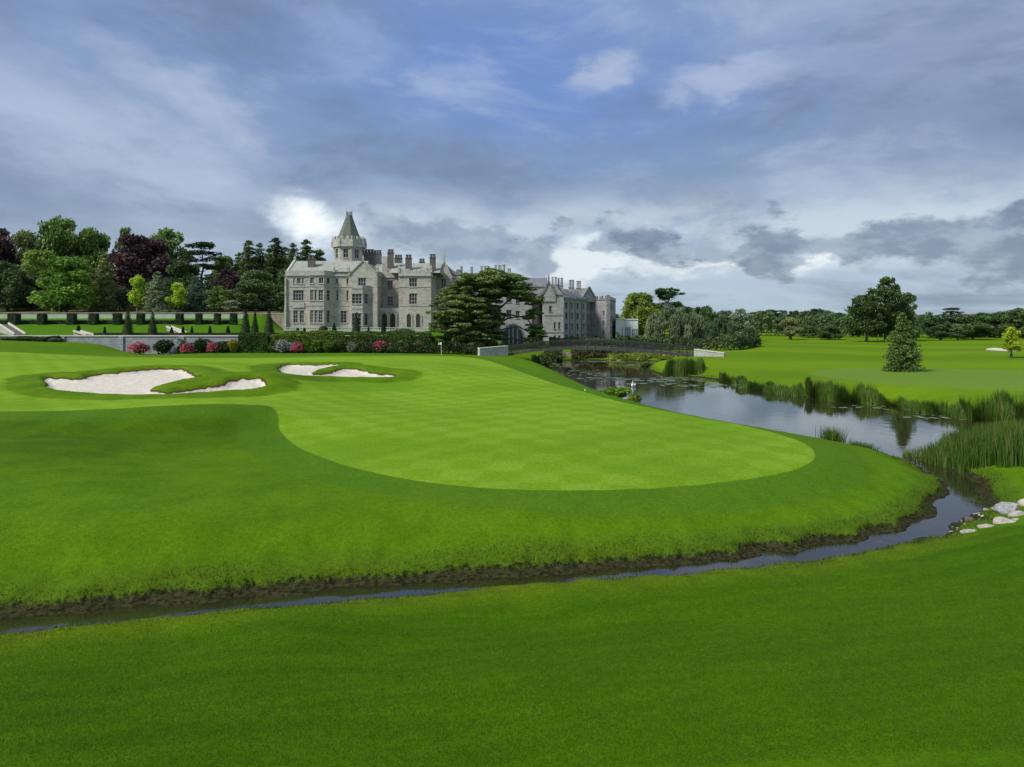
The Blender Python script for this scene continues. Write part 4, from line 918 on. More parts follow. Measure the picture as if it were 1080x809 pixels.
def stair(name, label, x0, y0, z0, x1, y1, z1, w, n=12):
    root = empty(name, (x0, y0, z0), label, 'steps'); mb = MB(); dx, dy, dz = (x1 - x0) / n, (y1 - y0) / n, (z1 - z0) / n
    for i in range(n):
        mb.hexa([(dx * i, dy * i), (dx * (i + 1), dy * (i + 1)), (dx * (i + 1) , dy * (i + 1) + w), (dx * i, dy * i + w)], -1.5, dz * (i + 1))
    mb.build('tread', M['trim'], root)
    mb = MB(); mb.bar((0, -.2, .35), (x1 - x0, y1 - y0 - .2, z1 - z0 + .35), .25, .4); mb.bar((0, w + .2, .35), (x1 - x0, y1 - y0 + w + .2, z1 - z0 + .35), .25, .4); mb.build('string_wall', M['pale'], root)
stair('stone_steps', 'pale stone steps with sloping side wall rising to the upper lawn at the left edge', X(16, 150), 150, 4.5, X(-2, 156), 156, Z(342.5, 156), 3)
stair('stone_steps', 'short pale stone steps on top of the grey wall left of the first clipped cone', X(92, 146), 146, 4.4, X(78, 147), 147, Z(350.8, 146), 2, 5)
stair('stone_steps', 'little pale steps crossing the garden lawn between two clipped yew cones', X(192, 153), 153, 4.7, X(176, 158), 158, Z(346, 158) , 2, 6)

# ------------------------------------------------------------------ footbridge
def bridge():
    A = Vector((X(534, 128), 128.0)); B = Vector((X(734, 117), 117.0)); n = 48; L = (B - A).length; d = (B - A) / L; nrm = Vector((d.y, -d.x))
    def zdeck(t): return 1.75 + 1.15 * (1 - ((t - .42) / .58) ** 2) if t > .42 else 1.45 + 1.45 * (1 - ((.42 - t) / .42) ** 2)
    root = empty('footbridge', (A.x, A.y, 0), 'long gently arched dark footbridge with slatted railings over the far end of the pond', 'bridge')
    P = lambda t, o, z: (d.x * L * t + nrm.x * o, d.y * L * t + nrm.y * o, z)
    dk, gd = MB(), MB()
    for i in range(n):
        t0, t1 = i / n, (i + 1) / n; z0, z1 = zdeck(t0), zdeck(t1)
        q = [P(t0, 1.2, z0), P(t1, 1.2, z1), P(t1, -1.2, z1), P(t0, -1.2, z0)]
        dk.poly(q); dk.poly([(a, b, c - .12) for a, b, c in reversed(q)])
        for o in (1.25, -1.25): gd.bar(P(t0, o, z0 - .22), P(t1, o, z1 - .22), .16, .42)
    dk.build('deck', M['deck'], root); gd.build('girder', M['metal'], root)
    for o in (1.3, -1.3):
        hr, bl, br_, mr_ = MB(), MB(), MB(), MB()
        for i in range(n):
            t0, t1 = i / n, (i + 1) / n; z0, z1 = zdeck(t0), zdeck(t1)
            hr.bar(P(t0, o, z0 + 1.25), P(t1, o, z1 + 1.25), .16, .16); br_.bar(P(t0, o, z0 + .2), P(t1, o, z1 + .2), .08, .08); mr_.bar(P(t0, o, z0 + .95), P(t1, o, z1 + .95), .05, .05)
        m_ = n * 3
        for i in range(m_):
            t = i / m_; z = zdeck(t)
            if i % 6: bl.bar(P(t, o, z + .2), P(t, o, z + 1.22), .055, .055)
        h = hr.build('handrail', M['rail'], root); bl.build('balusters', M['rail'], h); br_.build('bottom_rail', M['rail'], root); mr_.build('middle_rail', M['rail'], root)
        for i in range(0, 25):
            t = i / 24; z = zdeck(t); p = MB(); p.bar(P(t, o, z - .1), P(t, o, z + 1.34), .13, .13); p.build('post', M['rail'], root)
bridge()
def abutment(name, label, pts, z0s, z1s, th=.7):
    root = empty(name, (pts[0][0], pts[0][1], 0), label, 'abutment'); a, b = Vector(pts[0]), Vector(pts[1]); d = (b - a); n = Vector((d.y, -d.x)).normalized() * -th
    mb = MB(); V = []
    for p, z0, z1 in ((a, z0s[0], z1s[0]), (b, z0s[1], z1s[1])):
        q = p - a; V += [(q.x, q.y, z0), (q.x + n.x, q.y + n.y, z0), (q.x + n.x, q.y + n.y, z1), (q.x, q.y, z1)]
    mb.v = V; mb.f = [(0, 1, 2, 3), (7, 6, 5, 4), (0, 4, 5, 1), (1, 5, 6, 2), (2, 6, 7, 3), (3, 7, 4, 0)]; mb.build('masonry', M['abut'], root)
    mb = MB(); off = -n.normalized() * .08; V = []
    for p, z1 in ((a, z1s[0]), (b, z1s[1])):
        q = p - a + off; w = n + n.normalized() * .16; V += [(q.x, q.y, z1 + .003), (q.x + w.x, q.y + w.y, z1 + .003), (q.x + w.x, q.y + w.y, z1 + .14), (q.x, q.y, z1 + .14)]
    mb.v = V; mb.f = [(0, 1, 2, 3), (7, 6, 5, 4), (0, 4, 5, 1), (1, 5, 6, 2), (2, 6, 7, 3), (3, 7, 4, 0)]; mb.build('coping', M['pale'], root)
abutment('bridge_abutment', 'pale stone parapet at the left end of the footbridge beside the cedar', [(X(506, 122), 122), (X(536, 125.5), 125.5)], (.4, -.3), (Z(367.8, 122), Z(365.4, 125.5)))
abutment('bridge_abutment', 'pale stone parapet sloping down at the right end of the footbridge', [(X(732, 115.5), 115.5), (X(763.5, 112.5), 112.5)], (-.2, 0.2), (Z(368.8, 115.5), Z(372.8, 112.5)))
def bank_wall():
    root = empty('river_wall', (X(586, 136), 134.6, 0), 'low buff stone river wall seen beneath the footbridge below the grey wing', 'wall')
    x0 = X(586, 136); mb = MB(); mb.box(0, X(604, 136) - x0, 0, 1.0, -.3, Z(371.5, 136)); mb.box(X(604, 136) - x0 + .002, X(672, 136) - x0, 1, 2, -.3, Z(371, 137)); mb.build('masonry', M['buff'], root)
bank_wall()

# ------------------------------------------------------------------ foliage kit
def rnd(seed): return np.random.RandomState(seed)
def leaf_quads(P, size, rs, tone, flat=0.0, aspect=1.5, down=None):
    """one small four-cornered leaf spray per point; flat pulls the sprays horizontal, down makes them hang"""
    n = len(P); a = rs.normal(size=(n, 3)); a[:, 2] *= (1 - flat)
    if down is not None: a = a * (1 - down); a[:, 2] -= down * 2.0
    a /= np.linalg.norm(a, axis=1)[:, None] + 1e-9
    b = rs.normal(size=(n, 3)); b[:, 2] *= (1 - flat) if down is None else 1
    b -= (b * a).sum(1)[:, None] * a; b /= np.linalg.norm(b, axis=1)[:, None] + 1e-9
    s = (size * rs.uniform(.6, 1.35, n))[:, None]; a = a * s * aspect * .5; b = b * s * .5
    V = np.stack([P - a, P + b * .9 - a * .1, P + a, P - b * .9 + a * .1], 1).reshape(-1, 3)
    Fc = np.arange(n * 4).reshape(n, 4); return V, Fc, np.repeat(tone, 4)
DENS = 4.2
def crown_mesh(name, clumps, dens, size, seed, flat=0.0, core=.62, squash=.8, down=None, aspect=1.5, holes=0.0):
    """clumps: (x,y,z,r[,rz]); leaves fill a shell of each clump, a darker-looking inner mass of leaves fills its middle"""
    rs = rnd(seed); Vs, Fs, Ts, off = [], [], [], 0
    for c in clumps:
        r = c[3]; rz = c[4] if len(c) > 4 else r * squash; n = max(12, int(DENS * dens * r * (r + rz) * .5 / (size * size)))
        u = rs.normal(size=(n, 3)); u /= np.linalg.norm(u, axis=1)[:, None]; rad = rs.uniform(.55, 1.0, n) ** .6
        rad *= 1 + .16 * np.sin(u[:, 0] * 5 + c[0] * 3) * np.sin(u[:, 2] * 6 + c[1])
        rad = np.where(rs.rand(n) < .06, rad * 1.18, rad)
        P = np.stack([c[0] + u[:, 0] * rad * r, c[1] + u[:, 1] * rad * r, c[2] + u[:, 2] * rad * rz], 1)
        if down is not None: P[:, 2] -= np.abs(rs.normal(size=n)) * r * .35
        ct = rs.uniform(.2, .8); tone = np.clip(ct + rs.normal(size=n) * .16, 0, 1)
        V, Fc, T = leaf_quads(P, size, rs, tone, flat, aspect, down); Vs.append(V); Fs.append(Fc + off); Ts.append(T); off += len(V)
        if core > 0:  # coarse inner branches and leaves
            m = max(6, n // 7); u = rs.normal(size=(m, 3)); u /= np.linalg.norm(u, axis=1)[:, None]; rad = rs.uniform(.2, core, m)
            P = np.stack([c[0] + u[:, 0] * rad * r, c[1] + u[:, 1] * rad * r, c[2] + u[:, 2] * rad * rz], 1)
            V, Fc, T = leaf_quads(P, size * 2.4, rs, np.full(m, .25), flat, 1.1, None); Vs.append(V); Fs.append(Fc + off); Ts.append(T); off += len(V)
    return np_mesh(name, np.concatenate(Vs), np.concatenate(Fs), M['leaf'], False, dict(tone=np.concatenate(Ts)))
def trunk_mesh(name, h, r, limbs, seed, lean=.3):
    rs = rnd(seed); mb = MB(); pts = [(0, 0, -.8)]; k = 6
    for i in range(1, k + 1): pts.append((rs.normal() * lean * i / k, rs.normal() * lean * i / k, h * i / k))
    mb.tube(pts, [r * 1.35] + [r * (1 - .78 * i / k) for i in range(1, k + 1)], 8)
    for (z0, dx, dy, dz, rr) in limbs:
        t = z0 / h * k; i = min(int(t), k - 1); f = t - i; p0 = Vector(pts[i + 0]) * (1 - f) + Vector(pts[i + 1]) * f
        p2 = p0 + Vector((dx, dy, dz)); p1 = p0 + Vector((dx * .5, dy * .5, dz * .35)); mb.tube([p0, p1, p2], [rr, rr * .7, rr * .25], 5)
    me = bpy.data.meshes.new(name); me.from_pydata(mb.v, [], mb.f); me.update(); me.materials.append(M['bark']); return me
def rand_limbs(seed, h, w, n=7, r=.12):
    rs = rnd(seed); out = []
    for i in range(n):
        a = rs.rand() * 6.28; l = w * rs.uniform(.25, .42); out.append((h * rs.uniform(.3, .9), l * math.cos(a), l * math.sin(a), h * rs.uniform(.08, .2), r))
    return out
PROTO = {}
def proto(key, H, W, crown, trunk): PROTO[key] = (H, W, crown, trunk)
def broadleaf(key, seed, H=16., W=14., n=46, low=.03, dens=2.6, size=.46, rmin=1.5, rmax=2.8, power=.55):
    rs = rnd(seed); cl = []
    for i in range(n):
        t = rs.uniform(0, 1); z = low * H + (H * (1 - low)) * (.12 + .80 * t); prof = math.sqrt(max(.02, 1 - ((t - .38) / .66) ** 2)); a = rs.rand() * 6.283; rr = (rs.rand() ** power) * W * .5 * prof * .80
        r = rs.uniform(rmin, rmax) * (1.05 - .4 * t); cl.append((rr * math.cos(a), rr * math.sin(a), min(z, H - r * .8), r))
    cl.append((0, 0, H * .45, W * .26, H * .28)); cl.append((rs.normal() * .5, 0, H * .9, 1.3))
    proto(key, H, W, crown_mesh(key + '_crown', cl, dens, size, seed + 1), trunk_mesh(key + '_trunk', H * .75, .38, rand_limbs(seed, H * .7, W), seed))
for i, s in enumerate((11, 23, 37, 52)): broadleaf('broad%d' % i, s, n=58 + 4 * i)
broadleaf('loose0', 61, 16, 13, 46, .06, 2.2, .42, 1.3, 2.4, .8)
broadleaf('loose1', 67, 16, 12, 44, .05, 2.2, .42, 1.2, 2.3, .9)
broadleaf('small0', 71, 7, 6.4, 26, .16, 2.6, .27, .7, 1.25)
broadleaf('small1', 73, 7, 6.0, 22, .20, 2.2, .27, .65, 1.15, .8)
def conifer(key, seed, H=20., W=8., tiers=17, droop=.28, size=.34, dens=2.2, bottom=.06, power=.85, thin=1.0):
    rs = rnd(seed); cl = []
    for i in range(tiers):
        t = i / (tiers - 1); z = H * (bottom + (1 - bottom) * min(1, t + rs.normal() * .012) * .97); R_ = W * .5 * (1 - t) ** power * rs.uniform(.8, 1.12) + .25; nb = max(3, int(9 * (1 - t * .6) * thin)); a0 = rs.rand() * 6.28
        for b in range(nb):
            a = a0 + 6.283 * b / nb + rs.normal() * .15; L = R_ * rs.uniform(.6, 1.15); jz = rs.uniform(-.7, .7) * H / tiers
            for q in (.35, .68, .97):
                r = (.16 + .34 * (1 - q)) * L * .8 + .30 + .10 * rs.rand(); cl.append((L * q * math.cos(a), L * q * math.sin(a), z + jz - droop * L * q ** 1.5, r, r * .62))
    proto(key, H, W, crown_mesh(key + '_crown', cl, dens * .42, size, seed + 1, .35, .0), trunk_mesh(key + '_trunk', H * .97, .30, [], seed, .1))
conifer('conifer0', 81, 20, 8, 30, .30, .34, 2.6, power=.62); conifer('conifer1', 83, 20, 9, 25, .36, .34, 2.6, power=.6); conifer('conifer2', 85, 9, 5.6, 24, .06, .19, 2.6, .03, .72, 1.1)
def pine(key, seed, H=18., W=12., n=44):
    rs = rnd(seed); cl = []; limbs = []
    for i in range(n):
        t = rs.uniform(.35, 1); a = rs.rand() * 6.283; rr = W * .5 * rs.uniform(.1, .95) * (1.15 - t * .65); z = H * t * .95; r = rs.uniform(.9, 1.9)
        cl.append((rr * math.cos(a), rr * math.sin(a), z, r, r * .42)); limbs.append((z * .84, rr * math.cos(a) * .9, rr * math.sin(a) * .9, z * .12, .11))
    proto(key, H, W, crown_mesh(key + '_crown', cl, 2.4, .36, seed, .2, .5), trunk_mesh(key + '_trunk', H * .93, .34, limbs, seed, .5))
pine('pine0', 91); pine('pine1', 95, 18, 9, 36)
def willow(key, seed, H=12., W=17.):
    rs = rnd(seed); cl = []
    for i in range(46):
        a = rs.rand() * 6.283; q = rs.rand() ** .6; rr = W * .45 * q; z = H * (.84 - .50 * q * q) * rs.uniform(.8, 1.08); cl.append((rr * math.cos(a), rr * math.sin(a), z, rs.uniform(.9, 1.6), rs.uniform(1.2, 2.3)))
        if q > .5: cl.append((rr * 1.05 * math.cos(a), rr * 1.05 * math.sin(a), z * .5, .9, 2.0))
    proto(key, H, W, crown_mesh(key + '_crown', cl, 2.2, .30, seed, 0, .5, .8, .75, 3.0), trunk_mesh(key + '_trunk', H * .7, .45, rand_limbs(seed, H * .6, W), seed))
willow('willow', 99)
def layered(key, seed, H=18., W=16., n=7):
    rs = rnd(seed); cl = []; limbs = []
    for i in range(n):
        z = H * (.28 + .70 * i / (n - 1)); R_ = W * .5 * (1 - .45 * (i / (n - 1)) ** 2) * rs.uniform(.75, 1)
        for b in range(9):
            a = rs.rand() * 6.283; rr = R_ * rs.uniform(.15, 1) ** .6 * .85; r = rs.uniform(1.2, 2.4); cl.append((rr * math.cos(a), rr * math.sin(a), z + rs.normal() * .25, r, r * .24))
            if b % 3 == 0: limbs.append((z * .88, rr * math.cos(a), rr * math.sin(a), z * .1, .13))
    proto(key, H, W, crown_mesh(key + '_crown', cl, 2.8, .36, seed, .75, 0), trunk_mesh(key + '_trunk', H * .95, .5, limbs, seed, .4))
layered('layered', 105)
# bush prototypes
def bush(key, seed, n=12, size=.22, dens=3.2):
    rs = rnd(seed); cl = []
    for i in range(n):
        a = rs.rand() * 6.283; rr = rs.rand() ** .6 * .68; r = rs.uniform(.28, .5); cl.append((rr * math.cos(a), rr * math.sin(a), rs.uniform(.25, 1.35) * (1 - .3 * rr), r, r * .9))
    cl.append((0, 0, .7, .75, .65)); proto(key, 1.9, 2.2, crown_mesh(key + '_crown', cl, dens, size, seed), trunk_mesh(key + '_stem', .9, .06, [(.2, .4, .1, .4, .03), (.2, -.3, .3, .5, .03), (.2, 0, -.4, .4, .03)], seed, .05))
bush('bush0', 111, size=.13); bush('bush1', 113, 10, size=.14); bush('bush2', 117, 14, size=.11)
def solid_bush(key, seed, shape, n, size):
    """tightly clipped evergreen: sprays all over a turned or square body"""
    rs = rnd(seed); P = []
    for i in range(n):
        z = rs.rand(); a = rs.rand() * 6.283
        if shape == 'cone': r = (.5 * (1 - z) ** .8 + .05) * (1 if z > .05 else .9); P.append((r * math.cos(a), r * math.sin(a), z))
        elif shape == 'square':
            s = rs.randint(5); u = rs.uniform(-.5, .5)
            P.append([(u, -.5, z), (u, .5, z), (-.5, u, z), (.5, u, z), (u, rs.uniform(-.5, .5), 1)][s])
        else:
            v = rs.normal(size=3); v /= np.linalg.norm(v); P.append((v[0] * .5, v[1] * .5, .5 + v[2] * .5))
    P = np.array(P); return P, rs
def clipped(name, shape, x, y, z, w, h, colr, label, group=None, n=700, d=None, size=.16, cat='topiary', rz=0.0):
    P, rs = solid_bush('c', int(abs(x) * 13 + y) % 9999, shape, n, size); d = d or w; P = P * np.array([w, d, h]) + rs.normal(size=P.shape) * .035
    V, Fc, T = leaf_quads(P, size, rs, np.clip(.45 + rs.normal(size=len(P)) * .22, 0, 1), 0, 1.2)
    root = empty(name, (x, y, z - .05), label, cat, group, rz); o = link('foliage', np_mesh('foliage', V, Fc, M['leaf'], False, dict(tone=T)), root); o.color = (*colr, 1)
    mb = MB(); k = 8
    if shape == 'cone': mb.tube([(0, 0, -.2), (0, 0, h * .05), (0, 0, h * .5), (0, 0, h * .93)], [w * .3, w * .45, w * .26, .04], 10)
    elif shape == 'square': mb.box(-w * .46, w * .46, -d * .46, d * .46, -.3, h * .96)
    else: mb.tube([(0, 0, .0), (0, 0, h * .2), (0, 0, h * .5), (0, 0, h * .8), (0, 0, h * .95)], [w * .2, w * .38, w * .46, w * .36, w * .1], 10)
    b = mb.build('branches', M['inner'], root); return root
M['inner'] = simple('inner_twigs', (.018, .032, .010), (.03, .045, .015), 4, .95)

TREEN = 0
def tree(name, key, px, Y, top, wpx, colr, label, group=None, base=None, cat='tree', z0=None, sxy=None, variants=True):
    """a tree of prototype `key` standing at (px, Y) with its top at photo row `top`, wpx wide"""
    global TREEN; TREEN += 1; H, W, cm, tm = PROTO[key]; x = X(px, Y); z = gz(x, Y) if z0 is None else z0
    h = Z(top, Y) - z; w = wpx * Y / F; root = empty(name, (x, Y, z), label, cat, group, (TREEN * 1.37) % 6.28)
    root.scale = (w / W, w / W, h / H)
    t = link('stem' if key.startswith('bush') else 'trunk', tm, root); c = link('crown', cm, root); c.color = (*colr, 1); return root
# palette (base colours)
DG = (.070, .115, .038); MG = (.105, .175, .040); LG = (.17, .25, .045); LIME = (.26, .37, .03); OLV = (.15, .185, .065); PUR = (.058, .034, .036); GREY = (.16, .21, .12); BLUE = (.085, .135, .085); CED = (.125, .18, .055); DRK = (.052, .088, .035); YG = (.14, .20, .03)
# ---- wood on the rising ground left of the manor
G1 = 'trees of the wood left of the manor'
L = [
 ('copper_beech', 'broad0', -6, 222, 236, 50, PUR, 'dark purple copper beech cut by the left edge of the photo'),
 ('oak_tree', 'broad1', 27, 232, 241, 44, OLV, 'pale olive rounded tree behind the purple beech at the left edge'),
 ('oak_tree', 'broad2', 64, 236, 228, 56, MG, 'tallest dark green domed tree on the far left skyline'),
 ('oak_tree', 'broad3', 97, 240, 239, 50, MG, 'mid green domed tree on the skyline just right of the tallest far left dome'),
 ('oak_tree', 'loose0', 42, 212, 261, 46, LG, 'lighter fresh green tree in the middle of the wood behind the big left oak'),
 ('oak_tree', 'broad0', 8, 196, 275, 48, DG, 'dark spreading tree low at the left edge above the clipped hedge'),
 ('oak_tree', 'broad1', 70, 190, 269, 66, (.12, .21, .03), 'big bright green oak standing alone before the wood on the left'),
 ('pine_tree', 'conifer1', 110, 198, 267, 34, OLV, 'pale textured conifer immediately right of the big bright oak'),
 ('ash_tree', 'loose1', 132, 246, 236, 30, MG, 'light open tree poking above the broad copper beech'),
 ('copper_beech', 'broad2', 147, 222, 247, 84, PUR, 'broad dark purple copper beech, widest in the wood'),
 ('ash_tree', 'loose0', 177, 240, 239, 56, MG, 'feathery green tree on the skyline right of the broad copper beech'),
 ('cedar_tree', 'layered', 213, 226, 257, 62, (.034, .062, .020), 'flat topped cedar with open layers on the skyline of the left wood'),
 ('oak_tree', 'broad3', 194, 206, 274, 46, (.040, .075, .020), 'mid green tree below the flat topped cedar'),
 ('oak_tree', 'broad1', 238, 236, 268, 34, MG, 'round green tree between the flat cedar and the row of firs'),
 ('fir_tree', 'conifer0', 262, 226, 252, 36, DG, 'dark fir, leftmost of the fir row left of the manor'),
 ('fir_tree', 'conifer1', 274, 230, 256, 34, DG, 'dark fir, second from the left in the fir row'),
 ('fir_tree', 'conifer0', 291, 224, 249, 42, (.036, .066, .018), 'broadest fir, in the middle of the row left of the manor'),
 ('fir_tree', 'conifer1', 309, 232, 256, 36, DG, 'narrow fir just left of the bright gap in the clouds'),
 ('fir_tree', 'conifer0', 323, 236, 251, 38, DG, 'fir rising directly behind the left end of the manor roof'),
 ('fir_tree', 'conifer1', 283, 236, 262, 30, MG, 'shorter mid green fir just left of the broadest fir'),
 ('fir_tree', 'conifer0', 300, 238, 259, 30, DG, 'fir close behind and right of the broadest fir'),
 ('fir_tree', 'conifer1', 252, 240, 266, 30, DG, 'low dark fir at the left end of the fir row'),
 ('pine_tree', 'pine1', 336, 240, 262, 22, DG, 'wind-thinned pine rising over the manor roof left of the tower'),
 ('copper_beech', 'broad0', 240, 208, 283, 34, PUR, 'small purple beech between grey-green trees and the dark evergreen'),
 ('holm_oak', 'broad3', 263, 198, 294, 44, DG, 'dark rounded evergreen oak above the tall clipped yews'),
 ('oak_tree', 'broad2', 293, 204, 300, 36, (.042, .085, .018), 'rounded green tree hard against the left wall of the manor'),
 ('fir_tree', 'conifer1', 206, 194, 291, 26, BLUE, 'blue-green fir in front of the cedar'),
 ('oak_tree', 'loose1', 231, 194, 300, 32, MG, 'mid green tree between the blue-green fir and the small purple beech'),
 ('lime_tree', 'small0', 145, 189, 292, 24, LIME, 'left of the two bright lime green young trees', ),
 ('fir_tree', 'conifer1', 166, 189, 286, 30, GREY, 'pale grey-green conifer between the two bright lime trees'),
 ('lime_tree', 'small1', 187, 189, 299, 27, LIME, 'right of the two bright lime green young trees'),
 ('willow_tree', 'small1', 245, 188, 317, 24, GREY, 'small pale silvery tree in front of the dark evergreen oak'),
 ('oak_tree', 'broad0', 122, 205, 300, 26, DRK, 'shadowy low tree between the pale conifer and the left lime tree'),
 ('oak_tree', 'broad1', -32, 214, 262, 60, DG, 'dark tree mostly beyond the left edge of the photo'),
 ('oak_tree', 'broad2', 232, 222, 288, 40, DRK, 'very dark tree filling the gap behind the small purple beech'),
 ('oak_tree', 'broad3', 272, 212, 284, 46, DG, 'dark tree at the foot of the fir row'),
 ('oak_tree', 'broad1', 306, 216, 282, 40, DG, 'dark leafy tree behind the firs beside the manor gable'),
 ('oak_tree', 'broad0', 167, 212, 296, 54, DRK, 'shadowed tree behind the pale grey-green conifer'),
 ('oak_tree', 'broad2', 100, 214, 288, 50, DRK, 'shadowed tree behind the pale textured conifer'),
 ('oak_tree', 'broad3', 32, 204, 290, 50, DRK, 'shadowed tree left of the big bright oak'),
]
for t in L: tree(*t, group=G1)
# ---- right-hand side
G2 = 'trees along the far side of the course'
Rr_ = [
 ('sycamore_tree', 'broad1', 676, 238, 307, 52, YG, 'yellow-green rounded tree right of the white annexe'),
 ('pine_tree', 'pine0', 707, 246, 302, 46, DRK, 'dark ragged pine rising behind the weeping willow'),
 ('willow_tree', 'willow', 712, 170, 320, 74, (.10, .14, .07), 'big grey-green weeping willow behind the right end of the footbridge'),
 ('oak_tree', 'broad0', 742, 230, 322, 38, DG, 'dark tree immediately right of the weeping willow'),
 ('willow_tree', 'willow', 758, 190, 333, 40, (.05, .08, .035), 'low dark green willow between the big weeping willow and the tall pale poplar'),
 ('poplar_tree', 'loose1', 782, 200, 324, 34, GREY, 'tall soft grey-green tree above the left end of the far fairway'),
 ('yew_tree', 'broad3', 790, 176, 345, 20, DRK, 'small very dark yew at the near edge of the far fairway'),
 ('oak_tree', 'loose0', 664, 246, 322, 26, LG, 'light green tree peeping out over the corner of the white annexe'),
 ('oak_tree', 'small0', 834, 210, 336, 28, (.15, .17, .07), 'pale buff-green rounded tree alone before the far tree line'),
 ('oak_tree', 'broad0', 875, 212, 341, 28, DG, 'dark low rounded tree left of the tall clump'),
 ('oak_tree', 'broad2', 853, 230, 338, 22, DG, 'small dark tree between the pale buff tree and the low rounded one'),
 ('poplar_tree', 'loose0', 914, 196, 309, 46, (.042, .075, .018), 'left tree of the tall clump behind the lone conifer'),
 ('poplar_tree', 'loose1', 934, 200, 289, 46, (.045, .080, .018), 'tallest tree on the right, centre of the clump behind the lone conifer'),
 ('poplar_tree', 'broad1', 956, 204, 307, 32, DG, 'dark right-hand tree of the tall clump'),
 ('larch_tree', 'conifer2', 952, 84, 331, 35, (.085, .135, .035), 'lone dense conifer standing on the mown fairway with soft shadow beneath'),
 ('maple_tree', 'small1', 1067, 106, 346, 24, (.24, .30, .015), 'young yellow maple with slim trunk beside the far bunker'),
 ('cedar_tree', 'layered', 1004, 235, 325, 34, DG, 'flat topped dark cedar in the far tree line right of the tall clump'),
 ('oak_tree', 'broad3', 1026, 215, 331, 42, DG, 'dark rounded tree right of the flat topped far cedar'),
 ('oak_tree', 'broad0', 1048, 232, 331, 34, (.042, .08, .02), 'mid green tree behind the yellow maple'),
 ('oak_tree', 'broad1', 1078, 225, 324, 44, DG, 'broad dark tree cut by the right edge of the photo'),
 ('oak_tree', 'broad2', 988, 226, 334, 32, (.04, .075, .025), 'grey-green tree just right of the tall clump'),
 ('oak_tree', 'small0', 992, 208, 343, 24, (.05, .085, .03), 'low bushy tree at the foot of the tree line right of the tall clump'),
 ('oak_tree', 'small1', 1010, 208, 346, 22, DG, 'low dark tree left of the dark rounded far tree'),
]
for t in Rr_: tree(*t, group=G2)
rs = rnd(5); i = 0
kinds = ['broad0', 'broad1', 'broad2', 'broad3', 'loose0', 'pine1', 'loose1']
for px, top, w in ((730, 329, 22), (748, 329, 24), (765, 327, 22), (795, 329, 22), (803, 327, 24), (814, 326, 18), (826, 326, 18), (838, 327, 18), (850, 327, 22), (862, 325, 20), (872, 327, 20), (884, 329, 20), (898, 330, 22), (975, 331, 20), (1014, 330, 18), (1036, 329, 20), (1056, 328, 18), (1068, 331, 20), (1092, 326, 34), (1110, 322, 40), (1140, 322, 44), (1180, 320, 50), (1230, 318, 60)):
    Yt = 285 + rs.uniform(-12, 12); cc = [DG, (.036, .07, .024), BLUE, (.04, .075, .022)][i % 4]
    tree('oak_tree', kinds[i % 7], px, Yt, top, w * 1.35, cc, 'dark green tree in the even distant tree row along the far edge of the course', 'distant tree row along the horizon'); i += 1
for px, top, w, Y_ in ((690, 318, 34, 262), (722, 322, 34, 262), (646, 330, 20, 262), (-70, 250, 60, 240), (-110, 240, 70, 250), (-150, 250, 70, 230)):
    tree('oak_tree', kinds[i % 4], px, Y_, top, w * 1.2, DG, 'dark background tree behind the yellow-green sycamore and the willow' if px > 0 else 'dark tree beyond the left edge of the photo', 'background trees' if px > 0 else 'trees beyond the left edge'); i += 1
# undergrowth hedge closing the view under the far trees
def mass(name, label, pts, h, dep, colr, size, n, kind='stuff'):
    """a continuous belt of undergrowth"""
    rs = rnd(len(pts) * 31 + int(abs(pts[0][0]))); P = []; seg = [math.dist(pts[i], pts[i + 1]) for i in range(len(pts) - 1)]; tot = sum(seg)
    for i, s in enumerate(seg):
        m = int(n * s / tot); t = rs.rand(m); x = pts[i][0] + (pts[i + 1][0] - pts[i][0]) * t; y = pts[i][1] + (pts[i + 1][1] - pts[i][1]) * t
        top = h * (.55 + .9 * (vnoise(x, y, .13, 3) * .6 + vnoise(x, y, .6, 4) * .4)); yy = y + rs.uniform(-.5, .5, m) * dep; zz = top * np.sqrt(rs.rand(m)) * np.sqrt(np.clip(1 - ((yy - y) / dep * 1.8) ** 2, .1, 1))
        P.append(np.stack([x, yy, ground(x, yy)[0] + zz], 1))
    P = np.concatenate(P); tone = np.clip(vnoise(P[:, 0], P[:, 1] + P[:, 2], .8, 6) * .9 + rs.normal(size=len(P)) * .12, 0, 1)
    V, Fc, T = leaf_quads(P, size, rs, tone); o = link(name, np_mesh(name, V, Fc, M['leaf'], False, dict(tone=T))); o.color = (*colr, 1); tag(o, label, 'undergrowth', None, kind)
mass('undergrowth', 'dark scrubby undergrowth below the far trees on the right', [(X(770, 250), 250), (X(900, 235), 235), (X(1300, 240), 240)], 7.5, 6, DG, .7, 17000)
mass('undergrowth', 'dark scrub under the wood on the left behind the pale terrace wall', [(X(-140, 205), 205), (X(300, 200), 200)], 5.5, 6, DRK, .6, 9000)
mass('undergrowth', 'scrub and brambles on the river bank behind the footbridge below the willow', [(X(650, 150), 150), (X(720, 146), 146), (X(775, 140), 140), (X(800, 150), 150)], 3.0, 4, (.05, .08, .028), .35, 7000)
mass('undergrowth', 'low dark scrub on the river wall beneath the footbridge', [(X(602, 135), 134), (X(640, 135), 134.2), (X(690, 135), 134.5)], 1.7, 2.5, (.075, .075, .028), .26, 6000)
mass('undergrowth', 'yellowing waterside weeds along the far shore right of the river wall', [(X(640, 133), 132.3), (X(690, 132), 131.5), (X(720, 126), 126)], .9, 2.5, (.16, .20, .03), .22, 4000)
mass('undergrowth', 'dark shrubs between the footbridge and the foot of the grey wing', [(X(580, 150), 152), (X(640, 150), 152), (X(700, 150), 152)], 1.6, 3, (.06, .085, .03), .3, 6000)
